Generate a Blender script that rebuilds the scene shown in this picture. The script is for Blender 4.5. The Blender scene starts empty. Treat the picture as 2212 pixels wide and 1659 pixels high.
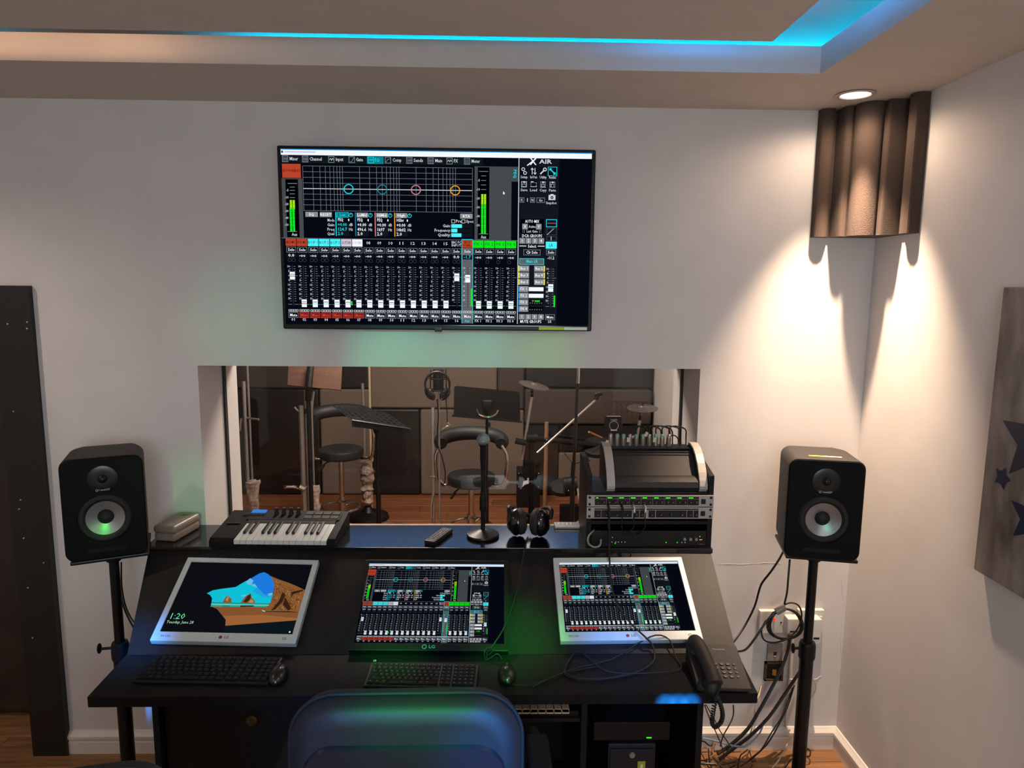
import bpy, bmesh, math, random
import numpy as np
from mathutils import Vector, Matrix, Euler
random.seed(7)
PI = math.pi
sc = bpy.context.scene
COL = sc.collection
# ------------------------------------------------------------------ camera
EYE = Vector((0, 0, 1.917)); FPX = 1528.35
def axes(p=.140982, y=.0236708, r=.00956888):
    cp, sp, cy, sy = math.cos(p), math.sin(p), math.cos(y), math.sin(y)
    f = Vector((sy*cp, cy*cp, -sp)); rt = Vector((cy, -sy, 0)); up = rt.cross(f)
    return f, math.cos(r)*rt + math.sin(r)*up, -math.sin(r)*rt + math.cos(r)*up
FW, RT, UP = axes()
cam = bpy.data.cameras.new('camera'); cam.sensor_width = 36; cam.lens = FPX/2212*36; cam.clip_start = .02
camo = bpy.data.objects.new('camera', cam); COL.objects.link(camo)
camo.matrix_world = Matrix.Translation(EYE) @ Matrix((RT, UP, -FW)).transposed().to_4x4()
sc.camera = camo
def ray(px, py): return FW + (px-1106)/FPX*RT - (py-829.5)/FPX*UP
def at(px, py, Y=None, Z=None, X=None):
    d = ray(px, py)
    t = Y/d.y if Y is not None else ((Z-EYE.z)/d.z if Z is not None else X/d.x)
    return EYE + d*t
# ------------------------------------------------------------------ exposure, world, lights
sc.view_settings.view_transform = 'Standard'; sc.view_settings.look = 'None'
sc.view_settings.exposure = 0.0; sc.view_settings.gamma = 1.0; sc.view_settings.use_curve_mapping = False
sc.cycles.use_denoising = True
sc.cycles.max_bounces = 8; sc.cycles.diffuse_bounces = 5; sc.cycles.glossy_bounces = 4; sc.cycles.transparent_max_bounces = 12
sc.cycles.sample_clamp_indirect = 3.0; sc.cycles.caustics_reflective = False; sc.cycles.caustics_refractive = False
w = bpy.data.worlds.new('world'); sc.world = w; w.use_nodes = True
w.node_tree.nodes['Background'].inputs[0].default_value = (.9, .95, 1, 1)
w.node_tree.nodes['Background'].inputs[1].default_value = .02
def lamp(name, kind, loc, target, power, col, size=.1, angle=60, blend=1.0):
    l = bpy.data.lights.new(name, kind); l.energy = power; l.color = col
    if kind == 'SPOT': l.spot_size = math.radians(angle); l.spot_blend = blend; l.shadow_soft_size = size
    elif kind == 'AREA': l.shape = 'DISK'; l.size = size
    else: l.shadow_soft_size = size
    o = bpy.data.objects.new(name, l); COL.objects.link(o); o.location = loc
    if target is not None: o.rotation_euler = (Vector(target)-Vector(loc)).to_track_quat('-Z', 'Y').to_euler()
    return o
WARM = (1.0, .72, .50); NEUT = (1.0, .96, .92)
CORNER = (1.206, 2.469)
lamp('corner_spot', 'SPOT', (*CORNER, 2.545), (1.222, 2.485, 0), 290, WARM, .018, 60, 1)
lamp('corner_spot_spill', 'SPOT', (*CORNER, 2.545), (1.15, 2.40, 0), 8, WARM, .03, 168, .6)
for x, y, e in [(-1.9, .2, 16), (-1.9, -1.6, 16), (0.2, -1.9, 16), (1.2, .9, 24), (1.2, -1.6, 12)]:
    lamp('ceiling_spot_light', 'SPOT', (x, y, 2.53), (x*.9, y, 0), e, NEUT, .05, 165, 1)
lamp('room_fill', 'POINT', (.1, -1.5, 1.75), None, 112, (.78, .90, 1), .5)
for x in (-1.8, -1.45, -1.1): lamp('warm_recess_light', 'POINT', (x, 2.015, 2.662), None, 1.1, (1, .62, .36), .01)
lamp('booth_light', 'AREA', (-.6, 4.1, 2.45), (-.6, 4.3, 0), 85, (1, .85, .75), .7)
lamp('booth_fill', 'SPOT', (.6, 3.62, 2.25), (-1.133, 2.85, 1.15), 40, (1, .90, .84), .12, 70, 1)
lamp('booth_fill', 'SPOT', (-1.1, 3.62, 2.25), (.79, 2.85, 1.2), 30, (1, .90, .84), .12, 70, 1)
lamp('booth_fill', 'POINT', (.2, 5.2, 2.3), None, 16, (1, .88, .80), .3)
lamp('booth_right_light', 'SPOT', (.75, 5.0, 2.5), (1.35, 5.2, .9), 50, (1, .80, .66), .04, 100, .6)
lamp('door_fill_light', 'SPOT', (-2.25, 1.75, 2.53), (-1.8, 2.6, .3), 30, (1, .82, .68), .04, 110, 1)  # warm fill added out of view to lift the lower left wall and door
# coloured party lights behind the camera
GREEN = (.01, 1, .08); BLUE = (.01, .28, 1); TEAL = (.02, 1, .55)
lamp('green_beam_light', 'SPOT', (.15, .1, 2.4), at(1112, 1378, Y=2.12), 1000, GREEN, .05, 8, 1)
lamp('green_beam_light', 'SPOT', (-.2, .1, 2.4), at(850, 1396, Y=2.12), 700, GREEN, .05, 6.5, 1)
lamp('teal_wall_light', 'SPOT', (-.3, -.2, 2.3), at(850, 765, Y=2.7), 110, TEAL, .05, 9, 1)
lamp('teal_wall_light', 'SPOT', (-.1, -.2, 2.3), at(1030, 765, Y=2.7), 90, TEAL, .05, 8, 1)
lamp('green_wall_light', 'SPOT', (.1, -.2, 2.3), at(1180, 762, Y=2.7), 70, (.1, 1, .1), .05, 6, 1)
lamp('teal_wall_light', 'SPOT', (-.6, -.2, 2.3), at(540, 690, Y=2.7), 35, TEAL, .05, 12, 1)
lamp('green_wall_light', 'SPOT', (-.7, -.2, 2.3), at(425, 1060, Y=2.7), 60, (.1, 1, .2), .05, 7, 1)
lamp('blue_beam_light', 'SPOT', (-.5, .1, 2.35), at(285, 1392, Y=2.12), 1500, BLUE, .05, 5.5, 1)
for px in (1440, 1466, 1492): lamp('blue_beam_light', 'SPOT', (.52, .25, .80), at(px, 1522, Y=1.88), 4200, BLUE, .01, 2.2, .6)  # added narrow beams, only to put the blue smear on the desk front edge
lamp('blue_beam_light', 'SPOT', (.5, -.2, 1.9), at(1085, 1650, Y=1.36), 900, BLUE, .05, 9, 1)
lamp('blue_beam_light', 'SPOT', (-.3, -.2, 1.9), at(760, 1620, Y=1.36), 140, BLUE, .05, 22, 1)
lamp('blue_beam_light', 'SPOT', (.3, .0, 2.3), at(1330, 1415, Y=2.1), 500, BLUE, .05, 7, 1)
lamp('green_chair_light', 'SPOT', (-.1, .2, 2.35), at(900, 1520, Y=1.40), 220, GREEN, .05, 12, 1)
lamp('green_cone_light', 'SPOT', (-.4, .2, 2.2), at(214, 1146, Y=2.29), 130, GREEN, .02, 2.2, .6)
lamp('green_cone_light', 'SPOT', (.5, .2, 2.2), at(1790, 1138, Y=2.29), 35, TEAL, .02, 1.4, .8)
# ------------------------------------------------------------------ helpers
def srgb(h):
    if not isinstance(h, str): return h
    h = h.lstrip('#'); v = [int(h[i:i+2], 16)/255 for i in (0, 2, 4)]
    return tuple(x/12.92 if x <= .04045 else ((x+.055)/1.055)**2.4 for x in v)
MATS = {}
def mat(name, col='#808080', rough=.5, metal=0, var=.12, scale=30, bump=.05, stretch=None, spec=.5, coat=0, emit=None, estr=1, alpha=None):
    if name in MATS: return MATS[name]
    m = bpy.data.materials.new(name); m.use_nodes = True; nt = m.node_tree; N = nt.nodes; L = nt.links
    b = N['Principled BSDF']; c = srgb(col)
    b.inputs['Base Color'].default_value = (*c, 1); b.inputs['Roughness'].default_value = rough; b.inputs['Metallic'].default_value = metal
    b.inputs['Specular IOR Level'].default_value = spec; b.inputs['Coat Weight'].default_value = coat
    if emit is not None:
        b.inputs['Emission Color'].default_value = (*srgb(emit), 1); b.inputs['Emission Strength'].default_value = estr
    if var or bump:
        tc = N.new('ShaderNodeTexCoord'); mp = N.new('ShaderNodeMapping'); nz = N.new('ShaderNodeTexNoise')
        L.new(tc.outputs['Object'], mp.inputs[0]); L.new(mp.outputs[0], nz.inputs['Vector'])
        if stretch: mp.inputs['Scale'].default_value = stretch
        nz.inputs['Scale'].default_value = scale; nz.inputs['Detail'].default_value = 5
        if var:
            r = N.new('ShaderNodeValToRGB'); L.new(nz.outputs['Fac'], r.inputs[0])
            r.color_ramp.elements[0].position = .3; r.color_ramp.elements[1].position = .7
            r.color_ramp.elements[0].color = (*[x*(1-var) for x in c], 1); r.color_ramp.elements[1].color = (*[min(1, x*(1+var)) for x in c], 1)
            L.new(r.outputs[0], b.inputs['Base Color'])
        if bump:
            bp = N.new('ShaderNodeBump'); bp.inputs['Strength'].default_value = bump; bp.inputs['Distance'].default_value = .01
            L.new(nz.outputs['Fac'], bp.inputs['Height']); L.new(bp.outputs[0], b.inputs['Normal'])
    MATS[name] = m; return m
def emat(name, col, s=1.0):
    if name in MATS: return MATS[name]
    m = bpy.data.materials.new(name); m.use_nodes = True; nt = m.node_tree; nt.nodes.clear()
    e = nt.nodes.new('ShaderNodeEmission'); e.inputs[0].default_value = (*srgb(col), 1); e.inputs[1].default_value = s
    o = nt.nodes.new('ShaderNodeOutputMaterial'); nt.links.new(e.outputs[0], o.inputs[0]); MATS[name] = m; return m
def V3(*a): return Vector(a)
class M:
    def __init__(s): s.b = bmesh.new()
    def _x(s, vs, c, rot):
        mt = Matrix.Translation(Vector(c)) @ (rot.to_4x4() if rot is not None else Matrix())
        bmesh.ops.transform(s.b, matrix=mt, verts=vs)
    def box(s, c, d, rot=None, bev=0, seg=2):
        t = bmesh.new(); bmesh.ops.create_cube(t, size=1)
        bmesh.ops.scale(t, vec=d, verts=t.verts)
        if bev: bmesh.ops.bevel(t, geom=t.edges[:], offset=min(bev, min(d)*.49), segments=seg, affect='EDGES', profile=.5)
        s._merge(t, Matrix.Translation(Vector(c)) @ (rot.to_4x4() if rot is not None else Matrix())); return s
    def _merge(s, t, mt=None):
        if mt is not None: bmesh.ops.transform(t, matrix=mt, verts=t.verts)
        me = bpy.data.meshes.new('tmp'); t.to_mesh(me); t.free(); s.b.from_mesh(me); bpy.data.meshes.remove(me)
    def b2(s, x0, x1, y0, y1, z0, z1, bev=0, seg=2):
        return s.box(((x0+x1)/2, (y0+y1)/2, (z0+z1)/2), (abs(x1-x0), abs(y1-y0), abs(z1-z0)), bev=bev, seg=seg)
    def cyl(s, a, b, r, r2=None, n=16, caps=True):
        a = Vector(a); b = Vector(b); d = b-a; L = d.length; t = bmesh.new()
        bmesh.ops.create_cone(t, cap_ends=caps, segments=n, radius1=r, radius2=r if r2 is None else r2, depth=L)
        s._merge(t, Matrix.Translation((a+b)/2) @ d.to_track_quat('Z', 'Y').to_matrix().to_4x4()); return s
    def sph(s, c, r, sc_=(1, 1, 1), rot=None, n=20):
        t = bmesh.new(); bmesh.ops.create_uvsphere(t, u_segments=n, v_segments=n//2+2, radius=r); bmesh.ops.scale(t, vec=sc_, verts=t.verts)
        s._merge(t, Matrix.Translation(Vector(c)) @ (rot.to_4x4() if rot is not None else Matrix())); return s
    def lathe(s, prof, n=32, mt=None):
        t = bmesh.new(); rows = []
        for r, z in prof:
            rows.append([t.verts.new((0, 0, z))] if r < 1e-6 else [t.verts.new((r*math.cos(2*PI*i/n), r*math.sin(2*PI*i/n), z)) for i in range(n)])
        for A, B in zip(rows, rows[1:]):
            for i in range(n):
                j = (i+1) % n
                if len(A) == 1 and len(B) > 1: t.faces.new((A[0], B[i], B[j]))
                elif len(B) == 1 and len(A) > 1: t.faces.new((A[i], B[0], A[j]))
                elif len(A) > 1: t.faces.new((A[i], B[i], B[j], A[j]))
        bmesh.ops.recalc_face_normals(t, faces=t.faces); s._merge(t, mt); return s
    def tube(s, pts, r, n=8, closed=False, smooth=3, caps=True):
        P = [Vector(p) for p in pts]
        if smooth and len(P) > 2: P = crom(P, smooth, closed)
        t = bmesh.new(); rings = []; m = len(P); nrm = None
        for i, p in enumerate(P):
            if closed: tg = P[(i+1) % m]-P[i-1]
            else: tg = P[min(i+1, m-1)]-P[max(i-1, 0)]
            if tg.length < 1e-9: tg = Vector((0, 0, 1))
            tg.normalize()
            if nrm is None: nrm = tg.orthogonal().normalized()
            else: nrm = (nrm-tg*nrm.dot(tg)); nrm = nrm.normalized() if nrm.length > 1e-6 else tg.orthogonal().normalized()
            bn = tg.cross(nrm); rr = r(i/(m-1)) if callable(r) else r
            rings.append([t.verts.new(p+(nrm*math.cos(2*PI*k/n)+bn*math.sin(2*PI*k/n))*rr) for k in range(n)])
        for i in range(m if closed else m-1):
            A, B = rings[i], rings[(i+1) % m]
            for k in range(n): t.faces.new((A[k], A[(k+1) % n], B[(k+1) % n], B[k]))
        if not closed and caps: t.faces.new(rings[0][::-1]); t.faces.new(rings[-1])
        bmesh.ops.recalc_face_normals(t, faces=t.faces); s._merge(t); return s
    def prism(s, poly, vec, bev=0):
        t = bmesh.new(); vec = Vector(vec)
        f = t.faces.new([t.verts.new(Vector(p)) for p in poly])
        g = bmesh.ops.extrude_face_region(t, geom=[f])
        bmesh.ops.translate(t, vec=vec, verts=[v for v in g['geom'] if isinstance(v, bmesh.types.BMVert)])
        bmesh.ops.recalc_face_normals(t, faces=t.faces)
        if bev: bmesh.ops.bevel(t, geom=t.edges[:], offset=bev, segments=2, affect='EDGES', profile=.5)
        s._merge(t); return s
    def poly(s, pts):
        s.b.faces.new([s.b.verts.new(Vector(p)) for p in pts]); return s
    def torus(s, c, R, r, nrm=(0, 0, 1), n=32, k=8, sx=1, sy=1):
        q = Vector(nrm).to_track_quat('Z', 'Y')
        return s.tube([Vector(c)+q@Vector((R*sx*math.cos(2*PI*i/n), R*sy*math.sin(2*PI*i/n), 0)) for i in range(n)], r, k, closed=True, smooth=0)
    def add(s, me_obj_mesh, mt): 
        t = bmesh.new(); t.from_mesh(me_obj_mesh); s._merge(t, mt); return s
    def done(s, name, m, parent=None, loc=None, rot=None, smooth=35):
        me = bpy.data.meshes.new(name); s.b.to_mesh(me); s.b.free()
        for x in (m if isinstance(m, (list, tuple)) else [m]): me.materials.append(x)
        o = bpy.data.objects.new(name, me); COL.objects.link(o)
        if smooth: me.shade_smooth(); me.set_sharp_from_angle(angle=math.radians(smooth))
        if smooth and 6 < len(me.polygons) < 4000: wn = o.modifiers.new('weighted_normal', 'WEIGHTED_NORMAL'); wn.keep_sharp = True; wn.weight = 80
        if parent: o.parent = parent
        if loc: o.location = loc
        if rot: o.rotation_euler = rot
        return o
def crom(P, k, closed=False):
    out = []; n = len(P)
    for i in range(n if closed else n-1):
        if closed: a, b, c, d = P[i-1], P[i], P[(i+1) % n], P[(i+2) % n]
        else: a, b, c, d = P[max(i-1, 0)], P[i], P[i+1], P[min(i+2, n-1)]
        for j in range(k):
            t = j/k; out.append(.5*((2*b)+(c-a)*t+(2*a-5*b+4*c-d)*t*t+(3*b-a-3*c+d)*t**3))
    if not closed: out.append(P[-1])
    return out
def tag(o, label=None, cat=None, group=None, kind=None):
    if label: o['label'] = label
    if cat: o['category'] = cat
    if group: o['group'] = group
    if kind: o['kind'] = kind
    return o
def thing(name, label, cat, loc=(0, 0, 0), rot=(0, 0, 0), group=None):
    o = bpy.data.objects.new(name, None); COL.objects.link(o); o.location = loc; o.rotation_euler = rot; o.empty_display_size = .05
    return tag(o, label, cat, group)
def dup(o, parent, loc, rot=None):
    c = o.copy(); COL.objects.link(c); c.parent = parent; c.location = loc
    if rot: c.rotation_euler = rot
    return c
def struct(b, name, m, **k): return tag(b.done(name, m, **k), kind='structure')
_tc = {}
def textmesh(s, res=1, bold=0):
    k = (s, res, bold)
    if k not in _tc:
        c = bpy.data.curves.new('t', 'FONT'); c.body = s; c.size = 1; c.resolution_u = res; c.align_x = 'CENTER'; c.align_y = 'CENTER'; c.offset = bold
        o = bpy.data.objects.new('t', c); COL.objects.link(o); bpy.context.view_layer.update()
        me = bpy.data.meshes.new_from_object(o); bpy.data.objects.remove(o); bpy.data.curves.remove(c)
        vs = [tuple(v.co) for v in me.vertices]; fs = [tuple(p.vertices) for p in me.polygons]
        w_ = max([v[0] for v in vs])-min([v[0] for v in vs]) if vs else 1
        bpy.data.meshes.remove(me); _tc[k] = (vs, fs, w_)
    return _tc[k]
def text_part(s, size, m, parent, loc, rot=(PI/2, 0, 0), name='lettering', width=None, bold=.01):
    vs, fs, w_ = textmesh(s, 2, bold); k = size; kx = (width/w_) if width else size
    me = bpy.data.meshes.new(name); me.from_pydata([(v[0]*kx, v[1]*k, 0) for v in vs], [], fs); me.materials.append(m)
    o = bpy.data.objects.new(name, me); COL.objects.link(o); o.parent = parent; o.location = loc; o.rotation_euler = rot
    return o
def cable(name, label, pts, r, m, group=None, n=6, cat='cable', cl=3):
    return tag(M().tube(pts, r, n, smooth=cl).done(name, m), label, cat, group)
# ------------------------------------------------------------------ materials
m_wall = mat('wall_paint', '#d4cfcc', .75, var=.03, scale=6, bump=.06)
m_ceil = mat('ceiling_paint', '#c9bdb4', .8, var=.03, scale=8, bump=.03)
m_trim = mat('skirting_gloss', '#ddd5cc', .35, var=.02, bump=0)
m_reveal = mat('reveal_paint', '#cfc3b8', .7, var=.04, scale=10, bump=.04)
m_blackwood = mat('black_laminate', '#171515', .5, var=.25, scale=60, bump=.03, spec=.22)
m_black = mat('black_plastic', '#111111', .42, var=.15, scale=80, bump=.02, spec=.3)
m_blackmat = mat('black_vinyl_wrap', '#151210', .6, var=.25, scale=120, bump=.08)
m_spk = mat('speaker_vinyl', '#201b18', .62, var=.2, scale=200, bump=.12)
m_spkf = mat('speaker_front', '#0a0a0a', .55, var=.1, scale=150, bump=.04, spec=.12)
m_cone = mat('silver_cone', '#9a979a', .38, metal=.6, var=.08, scale=250, bump=.05)
m_rubber = mat('rubber', '#0a0a0a', .7, var=.1, bump=.02)
m_metal = mat('black_metal', '#141313', .38, metal=.4, var=.15, scale=40, bump=.02)
m_chrome = mat('chrome', '#c8c2bb', .12, metal=1, var=.03, bump=0)
m_silver = mat('brushed_silver', '#a39d98', .35, metal=.75, var=.08, scale=60, bump=.03)
m_silvp = mat('silver_plastic', '#a9a39d', .45, var=.05, scale=80, bump=.02)
m_wplast = mat('white_plastic', '#d8d4cf', .35, var=.03, bump=0)
m_bezel = mat('monitor_bezel_white', '#b2bbbb', .32, var=.03, bump=0)
m_leather = mat('black_leather', '#131215', .58, var=.2, scale=260, bump=.05)
m_booth_l = mat('booth_leather_black', '#17120f', .42, var=.3, scale=14, bump=.15)
m_booth_g = mat('booth_fabric_grey', '#6b5d53', .8, var=.12, scale=160, bump=.25)
m_booth_d = mat('booth_fabric_dark', '#3d332c', .75, var=.15, scale=160, bump=.2)
m_door = mat('door_leather_brown', '#2b2018', .5, var=.3, scale=8, bump=.2)
m_foam = mat('acoustic_foam', '#473931', .95, var=.12, scale=350, bump=.3)
m_white_t = mat('print_white', '#d0d0d0', .5, var=0, bump=0)
m_grey_t = mat('print_grey', '#8c8c8c', .5, var=0, bump=0)
m_green_led = emat('led_green', '#30ff20', 2.0)
m_red_led = emat('led_red', '#ff2038', 1.0)
m_blue_led = emat('led_blue', '#2090ff', 1.5)
def woodmat(name, c1, c2, rough=.45):
    m = bpy.data.materials.new(name); m.use_nodes = True; nt = m.node_tree; N = nt.nodes; L = nt.links; b = N['Principled BSDF']
    tc = N.new('ShaderNodeTexCoord'); oi = N.new('ShaderNodeObjectInfo'); mp = N.new('ShaderNodeMapping'); mp.inputs['Scale'].default_value = (1.2, 16, 16)
    ad = N.new('ShaderNodeVectorMath'); ad.operation = 'ADD'; L.new(tc.outputs['Object'], ad.inputs[0]); L.new(oi.outputs['Random'], ad.inputs[1])
    ml = N.new('ShaderNodeVectorMath'); ml.operation = 'MULTIPLY_ADD'; L.new(oi.outputs['Random'], ml.inputs[0]); ml.inputs[1].default_value = (9, 9, 9); L.new(tc.outputs['Object'], ml.inputs[2])
    L.new(ml.outputs[0], mp.inputs[0]); nz = N.new('ShaderNodeTexNoise'); nz.inputs['Scale'].default_value = 3; nz.inputs['Detail'].default_value = 8; L.new(mp.outputs[0], nz.inputs['Vector'])
    r = N.new('ShaderNodeValToRGB'); r.color_ramp.elements[0].position = .32; r.color_ramp.elements[1].position = .68
    r.color_ramp.elements[0].color = (*srgb(c1), 1); r.color_ramp.elements[1].color = (*srgb(c2), 1); L.new(nz.outputs['Fac'], r.inputs[0])
    mx = N.new('ShaderNodeHueSaturation'); L.new(r.outputs[0], mx.inputs['Color']); mr = N.new('ShaderNodeMapRange'); L.new(oi.outputs['Random'], mr.inputs[0]); mr.inputs[3].default_value = .8; mr.inputs[4].default_value = 1.15; L.new(mr.outputs[0], mx.inputs['Value'])
    L.new(mx.outputs[0], b.inputs['Base Color']); b.inputs['Roughness'].default_value = rough
    bp = N.new('ShaderNodeBump'); bp.inputs['Strength'].default_value = .08; L.new(nz.outputs['Fac'], bp.inputs['Height']); L.new(bp.outputs[0], b.inputs['Normal'])
    MATS[name] = m; return m
m_floor = woodmat('floor_oak_laminate', '#7d5636', '#a9794e')
m_floorb = woodmat('booth_floor_laminate', '#6d4128', '#8f5a38', .4)
m_woodedge = woodmat('sill_wood', '#8a6a50', '#b39275')
m_copper = woodmat('music_desk_wood', '#3a2114', '#4e2f1f', .5)
# ------------------------------------------------------------------ room shell
XR = 1.435; YB = 2.70; YF = 3.10; YE = 6.33; ZC = 2.56; XL = -2.75; YN = -2.6; XBL = -2.6
WX0, WX1, WZ0, WZ1 = -1.133, .792, .80, 1.597
DX0, DX1, DZ1 = -2.70, -1.80, 1.80
b = M()
b.b2(DX1, WX0, YB, YF, 0, ZC); b.b2(WX1, XR, YB, YF, 0, ZC)
b.b2(WX0, WX1, YB, YF, WZ1, ZC); b.b2(WX0, WX1, YB, YF, 0, WZ0)
b.b2(DX0, DX1, YB, YF, DZ1, ZC); b.b2(XL, DX0, YB, YF, 0, ZC)
struct(b, 'wall_back', m_wall, smooth=0)
struct(M().b2(XR, XR+.1, YN, YE+.1, 0, 2.8), 'wall_right', m_wall)
struct(M().b2(XL-.1, XL, YN, YE+.1, 0, 2.8), 'wall_left', m_wall)
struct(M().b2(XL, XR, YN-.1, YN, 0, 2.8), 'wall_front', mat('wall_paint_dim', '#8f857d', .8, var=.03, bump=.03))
wall_far = struct(M().b2(XL, XR, YE, YE+.1, 0, ZC), 'wall_far', mat('booth_wall_dark', '#2a2320', .8, bump=.02))
struct(M().b2(XL, XR, YF, YE, ZC, ZC+.06), 'ceiling.001', mat('booth_ceiling', '#8f8379', .8, bump=.02))
floor = struct(M().b2(XL, XR, YN, YE, -.06, -.012), 'floor', mat('floor_base', '#3b2a1c', .7, bump=.02))
def planks(y0, y1, m, x0=XL, x1=XR, w_=.19, L_=1.25):
    pm = None; k = 0; y = y0
    while y < y1-.02:
        ww = min(w_, y1-y)
        x = x0 - random.random()*L_
        while x < x1-.01:
            a, c = max(x, x0), min(x+L_, x1)
            if c-a > .02:
                o = M().box((0, 0, 0), (c-a-.002, ww-.002, .012), bev=.0012, seg=1).done('plank', m, floor, loc=((a+c)/2, y+ww/2, -.006), smooth=0)
            x += L_
        y += ww
planks(.9, YB+.38, m_floor); planks(YB+.4, YE, m_floorb)
struct(M().b2(XL, XR, YN, .9, -.012, -.001), 'floor.001', m_floor)
# ceiling: lowered border with a recess and hanging slab
CX0, CX1, CY0, CY1 = -2.3, .984, -2.1, 2.25
b = M()
b.b2(XL, XR, CY1, YB, ZC, 2.64); b.b2(XL, XR, YN, CY0, ZC, 2.64); b.b2(XL, CX0, CY0, CY1, ZC, 2.64); b.b2(CX1, XR, CY0, CY1, ZC, 2.64)
struct(b, 'ceiling', m_ceil, smooth=0)
b = M().b2(XL, XR, YN, YB+.4, 2.715, 2.76)
b.b2(XL, XR, 2.62, YB+.4, 2.64, 2.72); b.b2(1.35, XR, YN, 2.62, 2.64, 2.72); b.b2(-2.1, .3, -1.8, 1.6, 2.63, 2.716)
struct(b, 'ceiling.002', m_ceil, smooth=0)
struct(M().b2(-2.15, .775, -1.95, 2.095, 2.60, 2.63), 'ceiling.003', m_ceil, smooth=0)
led = thing('led_strip', 'glowing blue strip light tucked in the ceiling recess', 'led strip', (0, 0, 2.65))
m_led = emat('led_cyan', (.0, .50, 1.0), 70)
for (x0, x1) in ((-2.6, -1.75), (-.85, 1.30)):
    M().b2(x0, x1, 2.585, 2.60, 0, .008).done('strip', m_led, led)
M().b2(1.315, 1.33, -2.0, 2.58, 0, .008).done('strip', m_led, led)
m_fascia_fill = emat('fascia_fill_blue', (.02, .30, 1.0), 70)
M().b2(.42, .745, 2.05, 2.06, -.018, -.012).b2(.735, .745, 1.35, 2.05, -.018, -.012).done('strip', m_fascia_fill, led)  # hidden extra strip, added to throw blue onto the corner fascia
M().b2(-2.6, 1.3, -2.45, -2.435, 0, .008).done('strip', m_led, led)
# skirting
def skirt(pts_dir, name, a, b_, n):
    # profile (offset, z) swept from a to b_, n = inward normal
    prof = [(0, 0), (.016, 0), (.016, .050), (.012, .056), (.012, .062), (.020, .066), (.020, .078), (.010, .088), (.006, .095), (0, .097)]
    a = Vector(a); n = Vector(n)
    return struct(M().prism([a+n*o+Vector((0, 0, z)) for o, z in prof], Vector(b_)-a), name, m_trim, smooth=25)
skirt(0, 'baseboard_back', (-1.745, YB, 0), (XR, YB, 0), (0, -1, 0))
skirt(0, 'baseboard_right', (XR, YB, 0), (XR, YN, 0), (-1, 0, 0))
# downlight
def downlight(x, y, label, on=30):
    t = thing('ceiling_downlight', label, 'ceiling light', (x, y, ZC), group=None)
    M().lathe([(.052, -.0005), (.062, -.002), (.064, -.004), (.060, -.007), (.050, -.006), (.045, -.001), (.052, -.0005)], 40).done('trim_ring', mat('downlight_ring', '#b8aba0', .35, bump=0, var=0), t)
    M().lathe([(0, -.004), (.046, -.003), (.046, -.0015), (0, -.0015)], 40).done('lens', emat('lamp_glow', (1, .93, .85), on/3), t)
downlight(*CORNER, 'round recessed downlight glowing white beside the corner bass trap')
downlight(-.6, 4.1, 'round booth ceiling light above the bar stools')
# window: black seal line and glass
w1 = tag(M().b2(WX0, WX1, 2.944, 2.95, WZ0, WZ1).done('window_1', None, smooth=0), kind='structure')
w1.data.materials.clear()
def glassmat():
    m = bpy.data.materials.new('window_glass'); m.use_nodes = True; nt = m.node_tree; nt.nodes.clear(); N = nt.nodes; L = nt.links
    tr = N.new('ShaderNodeBsdfTransparent'); tr.inputs[0].default_value = (.90, .90, .88, 1); gl = N.new('ShaderNodeBsdfGlossy'); gl.inputs['Roughness'].default_value = .02
    lw = N.new('ShaderNodeLayerWeight'); lw.inputs[0].default_value = .5; pw = N.new('ShaderNodeMath'); pw.operation = 'POWER'; pw.inputs[1].default_value = 4.5; L.new(lw.outputs['Facing'], pw.inputs[0])
    fr = N.new('ShaderNodeMath'); fr.operation = 'MULTIPLY_ADD'; fr.inputs[1].default_value = .9; fr.inputs[2].default_value = .028; L.new(pw.outputs[0], fr.inputs[0]); mx = N.new('ShaderNodeMixShader'); o = N.new('ShaderNodeOutputMaterial')
    L.new(fr.outputs[0], mx.inputs[0]); L.new(tr.outputs[0], mx.inputs[1]); L.new(gl.outputs[0], mx.inputs[2]); L.new(mx.outputs[0], o.inputs[0]); return m
w1.data.materials.append(glassmat())
b = M()
for x in (WX0+.004, WX1-.004): b.b2(x-.004, x+.004, 2.935, 2.958, WZ0, WZ1)
b.b2(WX0, WX1, 2.935, 2.958, WZ1-.006, WZ1); b.b2(WX0, WX1, 2.935, 2.958, WZ0, WZ0+.006)
b.done('window_seal', mat('seal_dark', '#1c1a12', .7), w1)
M().b2(WX0, WX1, 2.71, 2.935, WZ0, WZ0+.008).done('window_sill', m_woodedge, w1)
M().b2(WX0, WX1, 2.955, 3.09, WZ0, WZ0+.012).b2(WX0, WX1, 3.06, 3.115, WZ0, WZ0+.028).done('window_sill', m_woodedge, w1)
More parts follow.
